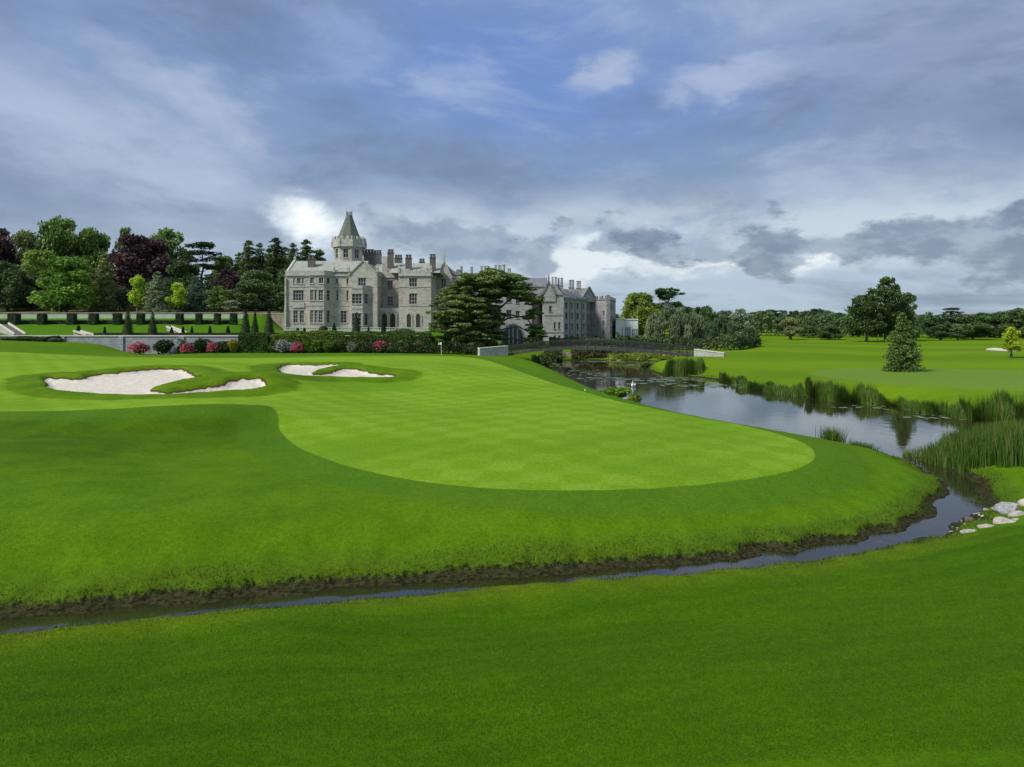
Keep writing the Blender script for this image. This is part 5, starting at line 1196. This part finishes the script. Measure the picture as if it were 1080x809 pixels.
mass('undergrowth', 'weedy bank plants around the left abutment of the footbridge', [(3.4, 122), (4.5, 128), (7, 133.5), (10, 134.5)], 1.7, 3, (.05, .085, .02), .24, 3500)
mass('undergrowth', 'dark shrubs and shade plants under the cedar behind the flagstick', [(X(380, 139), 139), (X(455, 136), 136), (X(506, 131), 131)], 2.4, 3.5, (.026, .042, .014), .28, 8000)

# ---- the great cedar of Lebanon
def great_cedar():
    Y0 = 146.0; cx = X(513, Y0); z0 = gz(cx, Y0); root = empty('cedar_tree', (cx, Y0, z0), 'huge spreading cedar with flat dark green tiers between the two stone buildings', 'tree')
    rs = rnd(404); cl = []; limbs = MB()
    # tiers: photo row, left and right reach
    tiers = [(287, 505, 528), (290, 499, 536), (293, 482, 556), (297, 471, 561), (302, 466, 567), (308, 459, 567), (314, 457, 530), (316, 545, 573), (321, 452, 528), (328, 448, 530), (328, 556, 575), (334, 449, 532), (333, 552, 563), (340, 452, 535), (345, 552, 573), (347, 450, 538), (351, 558, 578), (354, 462, 535), (357, 552, 572), (360, 470, 528), (361, 558, 574), (366, 478, 520)]
    for py, xl, xr in tiers:
        xa, xb = X(xl, Y0) - cx, X(xr, Y0) - cx; z = Z(py, Y0) - z0 + .1; half = (xb - xa) / 2; mid = (xa + xb) / 2; big = half > 4
        depth = 9.5 if big else 3.5; n = int(half * (5.4 if big else 5.0)) + 6
        for i in range(n):
            a = rs.rand() * 6.283; q = rs.rand() ** .45; r = rs.uniform(.8, 1.75) if big else rs.uniform(.55, 1.1)
            x = mid + q * math.cos(a) * (half - r * .6); y = q * math.sin(a) * depth * math.sqrt(max(.1, 1 - 0 * q)); 
            cl.append((x, y, z + rs.normal() * .38 - .5 * q * q, r, r * rs.uniform(.20, .32)))
    me = crown_mesh('foliage', cl, 4.6, .30, 405, .7, 0.0, aspect=1.8); c = link('crown', me, root); c.color = (*CED, 1)
    t = MB(); t.tube([(0, 0, -1), (.2, 0, 1.5), (-.2, .2, 5), (.3, 0, 10), (.1, 0, 15.5)], [1.25, .95, .85, .5, .12], 10)
    for i in range(44):
        c_ = cl[rs.randint(len(cl))]; zb = max(1.6, c_[2] * rs.uniform(.45, .8)); p0 = Vector((.1, 0, zb)); p2 = Vector(c_[:3]); p1 = p0.lerp(p2, .5) + Vector((0, 0, .9)); t.tube([p0, p1, p2], [.26, .17, .05], 5)
    t.build('trunk', M['bark'], root, True)
    # two bare arching limbs on the right
    for pts, r in (([(1.0, -.5, 4.0), (4.5, -1.5, 7.2), (8.5, -2, 6.4), (11.5, -2, 2.6)], .24), ([(1.0, .5, 7.0), (5.5, 0, 10.8), (8.6, -.6, 10.6), (11.2, -1, 8.2)], .2), ([(.6, -.6, 2.4), (3.4, -2, 4.0), (7.0, -3, 4.6), (9.6, -3, 3.0)], .2)):
        b = MB(); b.tube(pts, [r, r * .9, r * .7, r * .35], 6); b.build('limb', M['bark'], root, True)
great_cedar()

# ---- clipped yews, hedges and flower beds of the garden
YEW = (.018, .040, .012)
hy = 169.5
def hedge(name, label, x0, x1, y, d, h, colr, n, size=.2, z=None, wob=0.0):
    rs = rnd(int(abs(x0) * 7) + 3); m = n; s = rs.rand(m); x = x0 + (x1 - x0) * rs.rand(m); hh = h * (1 - wob + wob * 2 * vnoise(x, x * 0, .55, 8)); face = rs.rand(m)
    z0 = gz((x0 + x1) / 2, y) if z is None else z; zz = np.where(face < .3, hh, hh * s); yy = np.where(face < .3, rs.uniform(-.5, .5, m) * d, np.where(face < .7, -d / 2, d / 2)) + rs.normal(size=m) * .05
    xm = (x0 + x1) / 2; P = np.stack([x - xm, yy, zz], 1); tone = np.clip(vnoise(x, zz, 1.1, 4) * .7 + .15 + rs.normal(size=m) * .12, 0, 1)
    V, Fc, T = leaf_quads(P, size, rs, tone); root = empty(name, (xm, y, z0), label, 'hedge'); o = link('foliage', np_mesh('foliage', V, Fc, M['leaf'], False, dict(tone=T)), root); o.color = (*colr, 1)
    mb = MB(); mb.box(x0 - xm, x1 - xm, -d * .45, d * .45, -.4, h * (1 - wob) * .95); mb.build('branches', M['inner'], root)
hedge('clipped_hedge', 'long low dark clipped hedge along the top of the upper garden lawn', X(-40, hy), X(250, hy), hy, 1.3, .95, YEW, 5000, .2, 7.0)
hedge('clipped_hedge', 'thin dark clipped edging hedge in front of the garden lawn above the grey wall', X(100, 151), X(300, 151), 151, .7, .55, YEW, 3000, .16, 4.5)
hedge('box_hedge', 'yellow-green leafy hedge along the wall top before the manor', X(300, 143.8), X(352, 143.8), 143.6, 1.5, 1.2, (.09, .15, .012), 3000, .2, 4.3, .25)
hedge('box_hedge', 'darker green leafy hedge on the wall top between yellow-green hedge and cedar', X(352, 143.8), X(455, 143.8), 143.6, 1.5, 1.15, (.055, .105, .014), 4500, .2, 4.3, .25)
hedge('clipped_hedge', 'square dark green hedge filling the bed right of the yellow shrub', X(253, 140.8), X(284, 140.8), 140.8, 2.0, Z(351.5, 140.8) - gz(X(268, 140.8), 140.8), (.045, .085, .015), 4200, .2, None, .06)
for i, px in enumerate((15, 44.5, 76, 99, 124, 148.5, 189.5, 210, 229.5, 246.5)):
    w = [9, 7, 7, 7.5, 7, 6.5, 6.5, 5.5, 5.5, 6][i]; yq = 167.5; z = 6.95
    lab = ['leftmost', 'second', 'third', 'fourth', 'fifth', 'sixth', 'seventh', 'eighth', 'ninth', 'rightmost'][i]
    clipped('clipped_yew', 'square', X(px, yq), yq, z, w * yq / F, Z(330.5, yq) - z, YEW, lab + ' square clipped yew block before the pale green wall', 'square clipped yew blocks', 620, size=.2)
for px, top, w, yq, lab in ((83, 343, 6.5, 150, 'small dark clipped cone at the left end of the garden lawn'), (110.5, 344.5, 2.6, 154, 'tiny slim clipped yew between the small cone and first tall cone'), (135, 326.5, 11, 150, 'first tall clipped yew cone from the left above the grey wall'), (161, 329, 9.5, 150, 'tall clipped yew cone directly above the large dark green shrub'), (181, 345, 3.4, 154, 'tiny clipped yew beside the little pale steps'), (193, 344, 3, 154, 'tiny clipped yew just right of the little pale steps'), (202.5, 344.5, 3, 154, 'tiny clipped yew in the middle of the garden lawn'), (221.5, 343.5, 3.4, 154, 'tiny clipped yew near the right end of the garden lawn'), (240.5, 343.5, 4.4, 154, 'small clipped yew beside the yellow shrub'),
                            (259, 326, 10.5, 150, 'broad tall yew cone, left of the group of three beside the manor'), (269, 329, 7.5, 153, 'slim yew cone in the middle of the group of three'), (284, 327, 10.5, 150, 'broad tall yew cone, right of the group of three beside the manor'),
                            (376, 329, 9.5, 160, 'tall yew cone in front of the gabled bay of the manor'), (352.5, 340.5, 5, 158, 'short yew cone at the corner of the canted bay'), (404.5, 339, 5.5, 158, 'short yew cone before the left arch of the loggia'), (388.7, 345, 2.2, 158, 'very slim small yew right of the gabled bay')):
    x = X(px, yq); z = gz(x, yq); clipped('yew_cone', 'cone', x, yq, z, w * yq / F, Z(top, yq) - z, YEW, lab, 'clipped yew cones in the garden', 900, size=.16)
for px, w, h, lab in ((341, 9, 5.5, 'low domed clipped bush before the canted bay'), (314, 2.4, 3.2, 'small dark ball bush left of the manor lawn'), (321, 2.4, 3.2, 'small dark ball bush, right of its twin before the manor'), (426, 22, 2.5, 'wide low dark bush before the right-hand arches')):
    x = X(px, 160); z = gz(x, 160); clipped('clipped_bush', 'ball', x, 160, z, w * 160 / F, h * 160 / F + .6, YEW, lab, None, 500, size=.16)
# shrubs and flowers at the foot of the wall
ROSE = (.36, .055, .10)
def shrub(px, Y, top, w, colr, label, key='bush0', name='garden_shrub', group='shrubs along the foot of the grey wall', cat='shrub'): return tree(name, key, px, Y, top, w, colr, label, group, cat=cat)
for a in ((8, 139.5, 354.5, 22, DG, 'dark green shrub at the left end of the bed'), (26, 139.5, 354.5, 18, (.04, .07, .015), 'olive shrub second in the bed at the far left'), (42, 139.3, 353.5, 18, DRK, 'very dark shrub under the pale coping on the left'), (56, 139.5, 355.5, 12, (.10, .11, .09), 'small grey shrub left of the bare stretch of wall'), (64, 139.6, 355, 9, DG, 'small dark shrub at the start of the bare stretch of wall'),
          (172, 140, 351.5, 24, (.022, .05, .012), 'large dark glossy green shrub between the first two pink bushes'), (212, 140.2, 353.5, 16, (.028, .055, .013), 'dark green shrub between the second and third pink bushes'),
          (235, 140, 355, 18, (.04, .075, .018), 'olive green shrub just right of the third pink bush'), (247, 140, 352.5, 16, (.22, .19, .015), 'golden yellow shrub left of the square dark hedge'),
          (299, 139.8, 355, 28, (.17, .20, .18), 'wide silver-grey lavender-like bush left of the fourth pink bush'), (289, 140.5, 352.5, 16, (.06, .11, .015), 'green shrub between the square dark hedge and the silver-grey bush'),
          (330, 140, 354, 26, (.075, .13, .014), 'yellow-green shrub right of the fourth pink bush'), (350, 140, 354.5, 24, (.055, .10, .014), 'mid green shrub right of the yellow-green one'), (371, 139.5, 358, 14, (.12, .15, .11), 'small grey-green shrub before the leafy hedge'), (383, 140.2, 354.5, 22, (.05, .09, .014), 'green shrub left of the wide pink bush'),
          (420, 139.8, 355, 24, (.045, .085, .015), 'green shrub right of the wide pink bush'), (440, 139, 358, 22, (.09, .075, .035), 'brownish shrub left of the flagstick'), (445, 141, 354, 22, (.06, .11, .016), 'light green shrub behind the brownish one')): shrub(*a, key=['bush0', 'bush1', 'bush2'][int(a[0]) % 3])
rs = rnd(77)
def flowering(px, top, w, label):
    Y_ = 139.0; r = tree('flowering_shrub', 'bush2', px, Y_, top, w, (.035, .075, .018), label, 'pink flowering shrubs at the foot of the wall', cat='shrub')
    n = 260; u = rs.normal(size=(n, 3)); u /= np.linalg.norm(u, axis=1)[:, None]; u[:, 2] = np.abs(u[:, 2]) * 1.0; u[:, 1] = -np.abs(u[:, 1])
    P = np.stack([u[:, 0] * 1.12, u[:, 1] * 1.12, .35 + u[:, 2] * 1.40], 1) + rs.normal(size=(n, 3)) * .07
    V, Fc, T = leaf_quads(P, .19, rs, rs.uniform(.2, .9, n), 0, 1.1); r.rotation_euler = (0, 0, 0); o = link('blossom', np_mesh('blossom', V, Fc, M['leaf'], False, dict(tone=T)), r); o.color = (*ROSE, 1)
for a in ((147, 360, 21, 'first and widest rose pink flowering bush against the bare wall'), (197.5, 361, 13, 'second pink flowering bush, right of the large dark shrub'), (225, 360, 12, 'third pink flowering bush, left of the golden shrub'), (313.5, 360, 13, 'fourth pink flowering bush, between the silver-grey bush and the manor hedge'), (402, 359, 22, 'wide low pink flowering bush furthest right, before the loggia')): flowering(*a)
hedge('mixed_hedge', 'tall leafy yellow-green planting hiding the wall below the manor, left half', X(286, 141), X(352, 141), 141.0, 1.6, Z(352, 141) - 1.1, (.10, .155, .018), 6500, .22, 1.1, .14)
hedge('mixed_hedge', 'tall leafy dark green planting hiding the wall below the manor, right half', X(352, 141), X(456, 141), 141.0, 1.6, Z(352.5, 141) - 1.1, (.06, .105, .02), 9500, .22, 1.1, .18)
hedge('mixed_hedge', 'low leafy green planting behind the second and third pink bushes', X(188, 141), X(254, 141), 141.0, 1.0, 2.3, (.05, .09, .022), 3600, .22, 1.0, .35)
hedge('mixed_hedge', 'ragged dark planting under the pale coping at the far left', X(-20, 141), X(62, 141), 141.0, 1.2, Z(355.5, 141) - gz(X(30, 141), 140.5), (.045, .075, .02), 4500, .22, None, .3)
# bushes on the pond banks
for a in ((648, 63.5, 402.5, 40, (.10, .19, .012), 'bright green bush on the near bank of the pond beside the swan'), (669, 58.5, 410, 22, (.12, .16, .02), 'smaller yellow-green bush touching the bright one on the near bank'), (576, 116, 370.5, 16, (.045, .08, .02), 'dark green bush at the near end of the footbridge'), (590, 128, 375, 10, (.05, .085, .02), 'small bush in the water under the bridge'),
          (700, 112, 375.5, 22, (.12, .17, .012), 'yellow-green shrub beneath the right end of the footbridge'), (682, 113, 380, 18, (.06, .10, .018), 'dark green shrub left of the yellow-green one under the bridge'),
          (782, 78, 392.5, 17, (.05, .10, .014), 'rounded green bush on the far bank of the pond'), (813, 71, 399, 12, (.06, .12, .015), 'small rounded bush on the far bank right of the larger one')):
    x = X(a[0], a[1]); tree('bank_bush', 'bush1', a[0], a[1], a[2], a[3], a[4], a[5], 'bushes on the pond banks', cat='bush', z0=max(gz(x, a[1]), -.05) - .1)

# ------------------------------------------------------------------ reeds and rough grass (made of blades)
def blades(P, h, w, rs, lean=.18, seg=3):
    """P (n,3) roots; tapering bent blades"""
    n = len(P); a = rs.rand(n) * 6.283; dx, dy = np.cos(a), np.sin(a); b = rs.rand(n) * 6.283; lx, ly = np.cos(b) * lean * h * rs.rand(n), np.sin(b) * lean * h * rs.rand(n)
    rows = []
    for i in range(seg + 1):
        t = i / seg; c = P + np.stack([lx * t * t, ly * t * t, h * (t - .10 * t * t)], 1); ww = w * (1 - t * .92) * .5
        rows += [c - np.stack([dx * ww, dy * ww, 0 * ww], 1), c + np.stack([dx * ww, dy * ww, 0 * ww], 1)]
    V = np.stack(rows, 1); k = 2 * (seg + 1); base = np.arange(n)[:, None] * k; Fs = [np.stack([base[:, 0] + 2 * i, base[:, 0] + 2 * i + 1, base[:, 0] + 2 * i + 3, base[:, 0] + 2 * i + 2], 1) for i in range(seg)]
    return V.reshape(-1, 3), np.concatenate(Fs), k
def blade_bed(name, label, P, h, w, seed, mat, lean=.18, cat='reeds'):
    rs = rnd(seed); V, Fc, k = blades(P, h, w, rs, lean); patch = vnoise(P[:, 0], P[:, 1], .7, 11); tone = np.clip(patch * .25 + rs.rand(len(P)) * .75, 0, 1) * .85; tone = np.where(rs.rand(len(P)) < .07, 1, tone)
    o = link(name, np_mesh(name, V, Fc, M[mat], False, dict(tone=np.repeat(tone, k)))); tag(o, label, cat, None, 'stuff')
def fill(poly, n, seed):
    rs = rnd(seed); poly = np.array(poly); lo, hi = poly.min(0), poly.max(0); x = rs.uniform(lo[0], hi[0], n * 3); y = rs.uniform(lo[1], hi[1], n * 3); d = sdf(poly, x, y); k_ = d < (vnoise(x, y, 1.1, 4) - .5) * .8; x, y, d = x[k_][:n], y[k_][:n], d[k_][:n]
    return x, y, d
# big reed bed in the pond at the right
bed = [(20.6, 36.6), (20.9, 34.2), (21.3, 31.8), (21.9, 30.6), (23.5, 29.4), (34, 26.8), (40, 29), (40, 36), (30, 36.2), (24.5, 36.6)]
x, y, d = fill(bed, 26000, 1); z = np.maximum(ground(x, y)[0], -.25); hh = 1.62 * (.66 + .26 * vnoise(x, y, .45, 2) + .2 * vnoise(x, y, 2.2, 3) + .25 * rnd(2).rand(len(x))) * np.clip(.55 - d * .5, .55, 1); hh *= 1 - .30 * sstep(y, 31, 36.5)
blade_bed('reed_bed', 'large bed of tall green reeds in the pond at the right edge', np.stack([x, y, z], 1), hh, np.full(len(x), .045), 3, 'reed')
def strip_reeds(label, pxs, w_in, w_out, h, n, seed, y_shift=0, hvar=.4, bw=.05):
    rs = rnd(seed); P = np.array([at(a, b, 0) for a, b in pxs]); seg = np.hypot(*np.diff(P, axis=0).T); c = np.concatenate([[0], np.cumsum(seg)]); s = rs.rand(n) * c[-1]; s = np.clip(s + np.sin(s * 2.1 + seed) * .35 + rs.normal(size=n) * .15, -.6, c[-1] + .6); x = np.interp(s, c, P[:, 0]); y = np.interp(s, c, P[:, 1])
    q = rs.uniform(-w_out, w_in, n); x += q * .35; y += q; z = np.maximum(ground(x, y)[0], -.2)
    hh = h * (1 - hvar + 2 * hvar * (.4 * vnoise(s, s * 0, .5, seed) + .6 * vnoise(s, q, 2.3, seed + 3))) * rs.uniform(.5, 1.15, n); blade_bed('reed_bed', label, np.stack([x, y, z], 1), hh, np.full(n, bw), seed, 'reed')
strip_reeds('fringe of tall reeds along the far bank, middle of the pond', ((850, 418.5), (880, 423), (929, 427.5)), 1.9, .6, 1.35, 5200, 21, hvar=.22, bw=.10)
strip_reeds('lower, patchy reeds along the far bank right of the tall fringe', ((929, 427.5), (973, 435), (1030, 444)), 1.8, .4, .9, 3200, 22, hvar=.4, bw=.08)
strip_reeds('dense reeds on the far bank at the right edge of the photo', ((1022, 443.5), (1050, 446), (1120, 449)), 2.2, .6, 1.35, 3600, 23, hvar=.22, bw=.085)
strip_reeds('ragged waterside grass on the far bank left of the tall fringe', ((759, 401), (787, 409), (812, 415), (850, 419)), 1.6, .3, .75, 3600, 24, hvar=.45, bw=.10)
strip_reeds('grey-green rushes in the water below the right end of the footbridge', ((700, 396.5), (742, 398)), 4.5, .3, 1.4, 3800, 25, hvar=.15, bw=.13)
x, y, d = fill([at(892, 468, 0), at(897, 455, 0), at(915, 462, 0), at(925, 478, 0)], 1500, 5)
c0 = np.array([18.7, 38.2]); rs = rnd(9)
for nm, cx_, cy_, r_, h_, n_ in (('tall tuft of green reeds on the near bank where the pond narrows', 18.3, 39.0, .45, 1.25, 500), ('lower grass tuft right of the tall tuft on the near bank', 19.2, 37.4, .5, .65, 600)):
    q = rs.normal(size=(n_, 2)) * r_ * .6; xx, yy = cx_ + q[:, 0], cy_ + q[:, 1]; blade_bed('reed_tuft', nm, np.stack([xx, yy, np.maximum(ground(xx, yy)[0], -.1)], 1), h_ * rs.uniform(.6, 1.1, n_), np.full(n_, .05), 40 + n_, 'reed', .5)
# shaggy unmown edges along the creek and the pond
def edge_grass():
    rs = rnd(31); n = 600000; a = np.concatenate([rs.uniform(-16, 24, n // 2), rs.uniform(2, 50, n // 2)]); b = np.concatenate([rs.uniform(13, 40, n // 2), rs.uniform(38, 125, n // 2)])
    h, d = ground(a, b, False); vis = np.abs(a) < b * .80; k_ = (d > .32) & (d < .6 + .9 * vnoise(a, b, .7, 3)) & vis & (rs.rand(n) < np.clip(1.1 - (d - .3) / 1.1, .06, 1)); a, b, d, h = a[k_], b[k_], d[k_], h[k_]
    hh = rs.uniform(.03, .10, len(a)) * np.clip(1.5 - d * .45, .4, 1.4) * (.6 + vnoise(a, b, 1.2, 9)); P = np.stack([a, b, h - .02], 1)
    V, Fc, k = blades(P, hh, .012 + .010 * np.sqrt(b / 20), rs, .7, 2); tone = np.clip(vnoise(a, b, .9, 12) * .6 + rs.rand(len(a)) * .4, 0, 1) * .9; tone = np.where(rs.rand(len(a)) < .12, 1, tone)
    o = link('edge_grass', np_mesh('edge_grass', V, Fc, M['tuft'], False, dict(tone=np.repeat(tone, k)))); tag(o, 'shaggy unmown grass along the water edges', 'grass', None, 'stuff'); print('edge blades', len(a))
edge_grass()

def fairway_grass():
    rs = rnd(41); n = 1000000; b = 8.9 + 14.5 * rs.rand(n) ** .9; a = rs.uniform(-.80, .80, n) * b
    h, d = ground(a, b, False); k_ = (d > 1.0) & (sdf(NEARP, a, b) < .3) & (rs.rand(n) < np.clip(1.25 - b / 26, .2, 1)); a, b, h = a[k_], b[k_], h[k_]
    P = np.stack([a, b, h - .008], 1); pat = vnoise(a * .35 + b * .1, b * 1.3, 1.1, 3) * .5 + vnoise(a, b, .22, 6) * .5; cl_ = vnoise(a, b, 6.0, 8)
    V, Fc, k = blades(P, rs.uniform(.018, .042, len(a)), .006 + .004 * rs.rand(len(a)), rs, .9, 1); tone = np.clip(pat * .55 + cl_ * .2 + rs.rand(len(a)) * .35 - .1, 0, 1)
    o = link('fairway_grass', np_mesh('fairway_grass', V, Fc, M['fairway'], False, dict(tone=np.repeat(tone, k)))); tag(o, 'closely mown grass blades of the foreground fairway', 'grass', None, 'stuff'); print('fairway blades', len(a))
fairway_grass()
# floating weed and lily pads
def lilies():
    rs = rnd(55); V = []; Fs = []; k = 7
    for cx_, cy_, sx, sy, n in ((at(640, 400, 0)[0], 88, 3.2, 3, 90), (at(700, 402, 0)[0], 84, 4.5, 4.2, 200), (at(735, 405, 0)[0], 78, 4, 3, 110), (17, 127, 5, 2.5, 320), (9, 119, 3, 6, 110), (at(612, 392, 0)[0], 100, 3, 8, 90), (34, 51.5, 3.0, 1.6, 150), (30.5, 57.5, 2.8, 1.3, 70), (23, 88, 3.4, 2, 120), (27, 124, 5, 3, 260), (21, 117, 4, 3, 90)):
        for i in range(int(n * .38)):
            x = cx_ + rs.normal() * sx * .6; y = cy_ + rs.normal() * sy * .6; r = rs.uniform(.12, .34) * (1.5 if cy_ > 75 else 1)
            if sdf(WATER, np.array([x]), np.array([y]))[0] > -.3: continue
            b = len(V); a0 = rs.rand() * 6.28; V += [(x + r * math.cos(a0 + t * 5.9 / (k - 1)), y + r * math.sin(a0 + t * 5.9 / (k - 1)), .012 + .01 * rs.rand()) for t in range(k)]; Fs.append(tuple(range(b, b + k)))
    o = link('lily_pads', np_mesh('lily_pads', V, Fs, simple('lily_pad', (.07, .11, .035), (.18, .21, .12), 1.2, .4))); tag(o, 'scattered floating lily pads and pond weed', 'lily pads', None, 'stuff')
lilies()

# ------------------------------------------------------------------ rocks by the creek mouth
import bmesh
def rock(px, py, w, h, mat, label, seed, dep=None, flat=1.0, name='rock', group=None):
    x, y = ray(px, py); s = y / F; bm = bmesh.new(); bmesh.ops.create_icosphere(bm, subdivisions=3, radius=1.0); rs = rnd(seed); dirs = rs.normal(size=(9, 3)); dirs /= np.linalg.norm(dirs, axis=1)[:, None]; dd = rs.uniform(.55, .85, 9)
    for v in bm.verts:
        p = np.array(v.co)
        for q, e in zip(dirs, dd):
            t = p @ q
            if t > e: p = p - q * (t - e) * .92
        p *= 1 + .05 * math.sin(p[0] * 7 + seed) * math.sin(p[1] * 8); v.co = p
    W_, H_ = w * s * .5 * 1.38, h * s * .60; D_ = (dep or w * .8) * s * .5 * 1.1
    for v in bm.verts: v.co = (v.co.x * W_, v.co.y * D_, v.co.z * H_ * 1.1 + H_ * .45)
    me = bpy.data.meshes.new(name); bm.to_mesh(me); bm.free(); me.polygons.foreach_set('use_smooth', np.zeros(len(me.polygons), dtype=bool)); me.materials.append(M[mat])
    o = link(name, me); o.location = (x, y, gz(x, y) - .05 - H_ * .22); o.rotation_euler = (0, 0, rs.uniform(-.3, .3)); tag(o, label, 'rock', group)
for a in ((1064, 540, 20, 17, 'rock', 'large grey boulder with dark side, upper right of the creek mouth', 1), (1073, 544, 14, 9, 'rockw', 'pale pinkish rock just right of the large grey boulder', 2), (1082, 532, 12, 9, 'rockw', 'white rock at the right edge above the pinkish one', 3), (1058, 551, 22, 9, 'rockw', 'long white rock lying along the grass below the grey boulder', 4), (1042, 555.5, 16, 6, 'rockw', 'cream flat rock left of the long white rock', 5), (1025, 561, 17, 5, 'rockw', 'low cream slab at the grass edge, lowest of the rocks', 6), (1022, 549, 10, 7, 'rockb', 'small brown rock standing at the water edge', 7), (998, 562, 15, 4, 'rockw', 'leftmost pale slab at the water edge', 8), (1071, 548.5, 8, 5, 'rockw', 'small white rock between the pinkish rock and the long white one', 9)): rock(*a)
rs = rnd(12)
for i in range(34):
    t = rs.rand(); px = 1003 + t * 42 + rs.normal() * 3; py = 561 - t * 24 + rs.normal() * 3.5; rock(px, py, rs.uniform(2, 5), rs.uniform(1.5, 3), 'rockw' if rs.rand() < .7 else 'rock', 'small pale stone scattered on the shore of the creek mouth', 100 + i, name='shore_stone', group='small stones along the creek mouth shore')

# ------------------------------------------------------------------ small things
def flagstick():
    x, y = X(465.5, 124), 124.0; z = gz(x, y); root = empty('flagstick', (x, y, z), 'white flagstick with small white flag at the far end of the putting green', 'golf flag')
    mb = MB(); mb.tube([(0, 0, -.3), (0, 0, Z(361, y) - z)], [.035, .03], 8); mb.build('pole', M['flag'], root)
    t = Z(361, y) - z; V = []; n = 7
    for i in range(n):
        u = i / (n - 1); yy = .08 * math.sin(u * 5); V += [(-u * .55, yy, t - .02 - .03 * u), (-u * .55, yy, t - .42 - .05 * u)]
    mb = MB(); mb.v = V; mb.f = [(2 * i, 2 * i + 2, 2 * i + 3, 2 * i + 1) for i in range(n - 1)]; fo = mb.build('flag', M['flag'], root); so_ = fo.modifiers.new('thickness', 'SOLIDIFY'); so_.thickness = .02
    mb = MB(); mb.tube([(0, 0, .0), (0, 0, .025)], [.08, .08], 12); mb.build('cup', M['metal'], root)
flagstick()
def swan(px, py, label, face=-1):
    x, y = at(px, py, 0); root = empty('swan', (x, y, -.03), label, 'swan', None, 1.25); root.scale = (.8, .8, .8)
    pts = [(-.55, 0, .26), (-.42, 0, .24), (-.2, 0, .20), (.08, 0, .20), (.28, 0, .24), (.42, 0, .40), (.47, 0, .62), (.44, 0, .82), (.48, 0, .93), (.56, 0, .94), (.66, 0, .90)]
    rad = [.03, .13, .24, .26, .19, .09, .055, .05, .065, .055, .02]; mb = MB(); mb.tube([(a * -face * 1.1, b, c) for a, b, c in pts], [r_ * 1.1 for r_ in rad], 12)
    mb.build('body', M['swan'], root, True)
    for s in (1, -1):
        w = MB(); w.tube([(-.02 * -face, s * .2, .28), (-.25 * -face, s * .2, .36), (-.6 * -face, s * .08, .42)], [.10, .13, .02], 8); w.build('wing', M['swan'], root, True)
    b = MB(); b.tube([(.70 * -face, 0, .98), (.84 * -face, 0, .93)], [.028, .012], 8); b.build('bill', M['orange'], root)
swan(668, 408, 'white swan floating on the pond right of the bright bank bush', 1)
def marker(name, px, py, r, mat, label, cat):
    x, y = ray(px, py); z = gz(x, y); root = empty(name, (x, y, z), label, cat); mb = MB(); mb.tube([(0, 0, -.02), (0, 0, r * .3), (0, 0, r), (0, 0, r * 1.6), (0, 0, r * 1.9)], [r * .5, r * .9, r, r * .75, r * .2], 10); mb.build('ball', M[mat], root, True); mb = MB(); mb.tube([(0, 0, -.2), (0, 0, .02)], [r * .2, r * .2], 6); mb.build('spike', M['metal'], root)
marker('tee_marker', 933.5, 385, .11, 'yellow', 'small yellow tee marker ball left of the lone conifer', 'tee marker')
marker('tee_marker', 617, 412, .06, 'flag', 'small white marker ball on the near rim of the pond bank', 'tee marker')
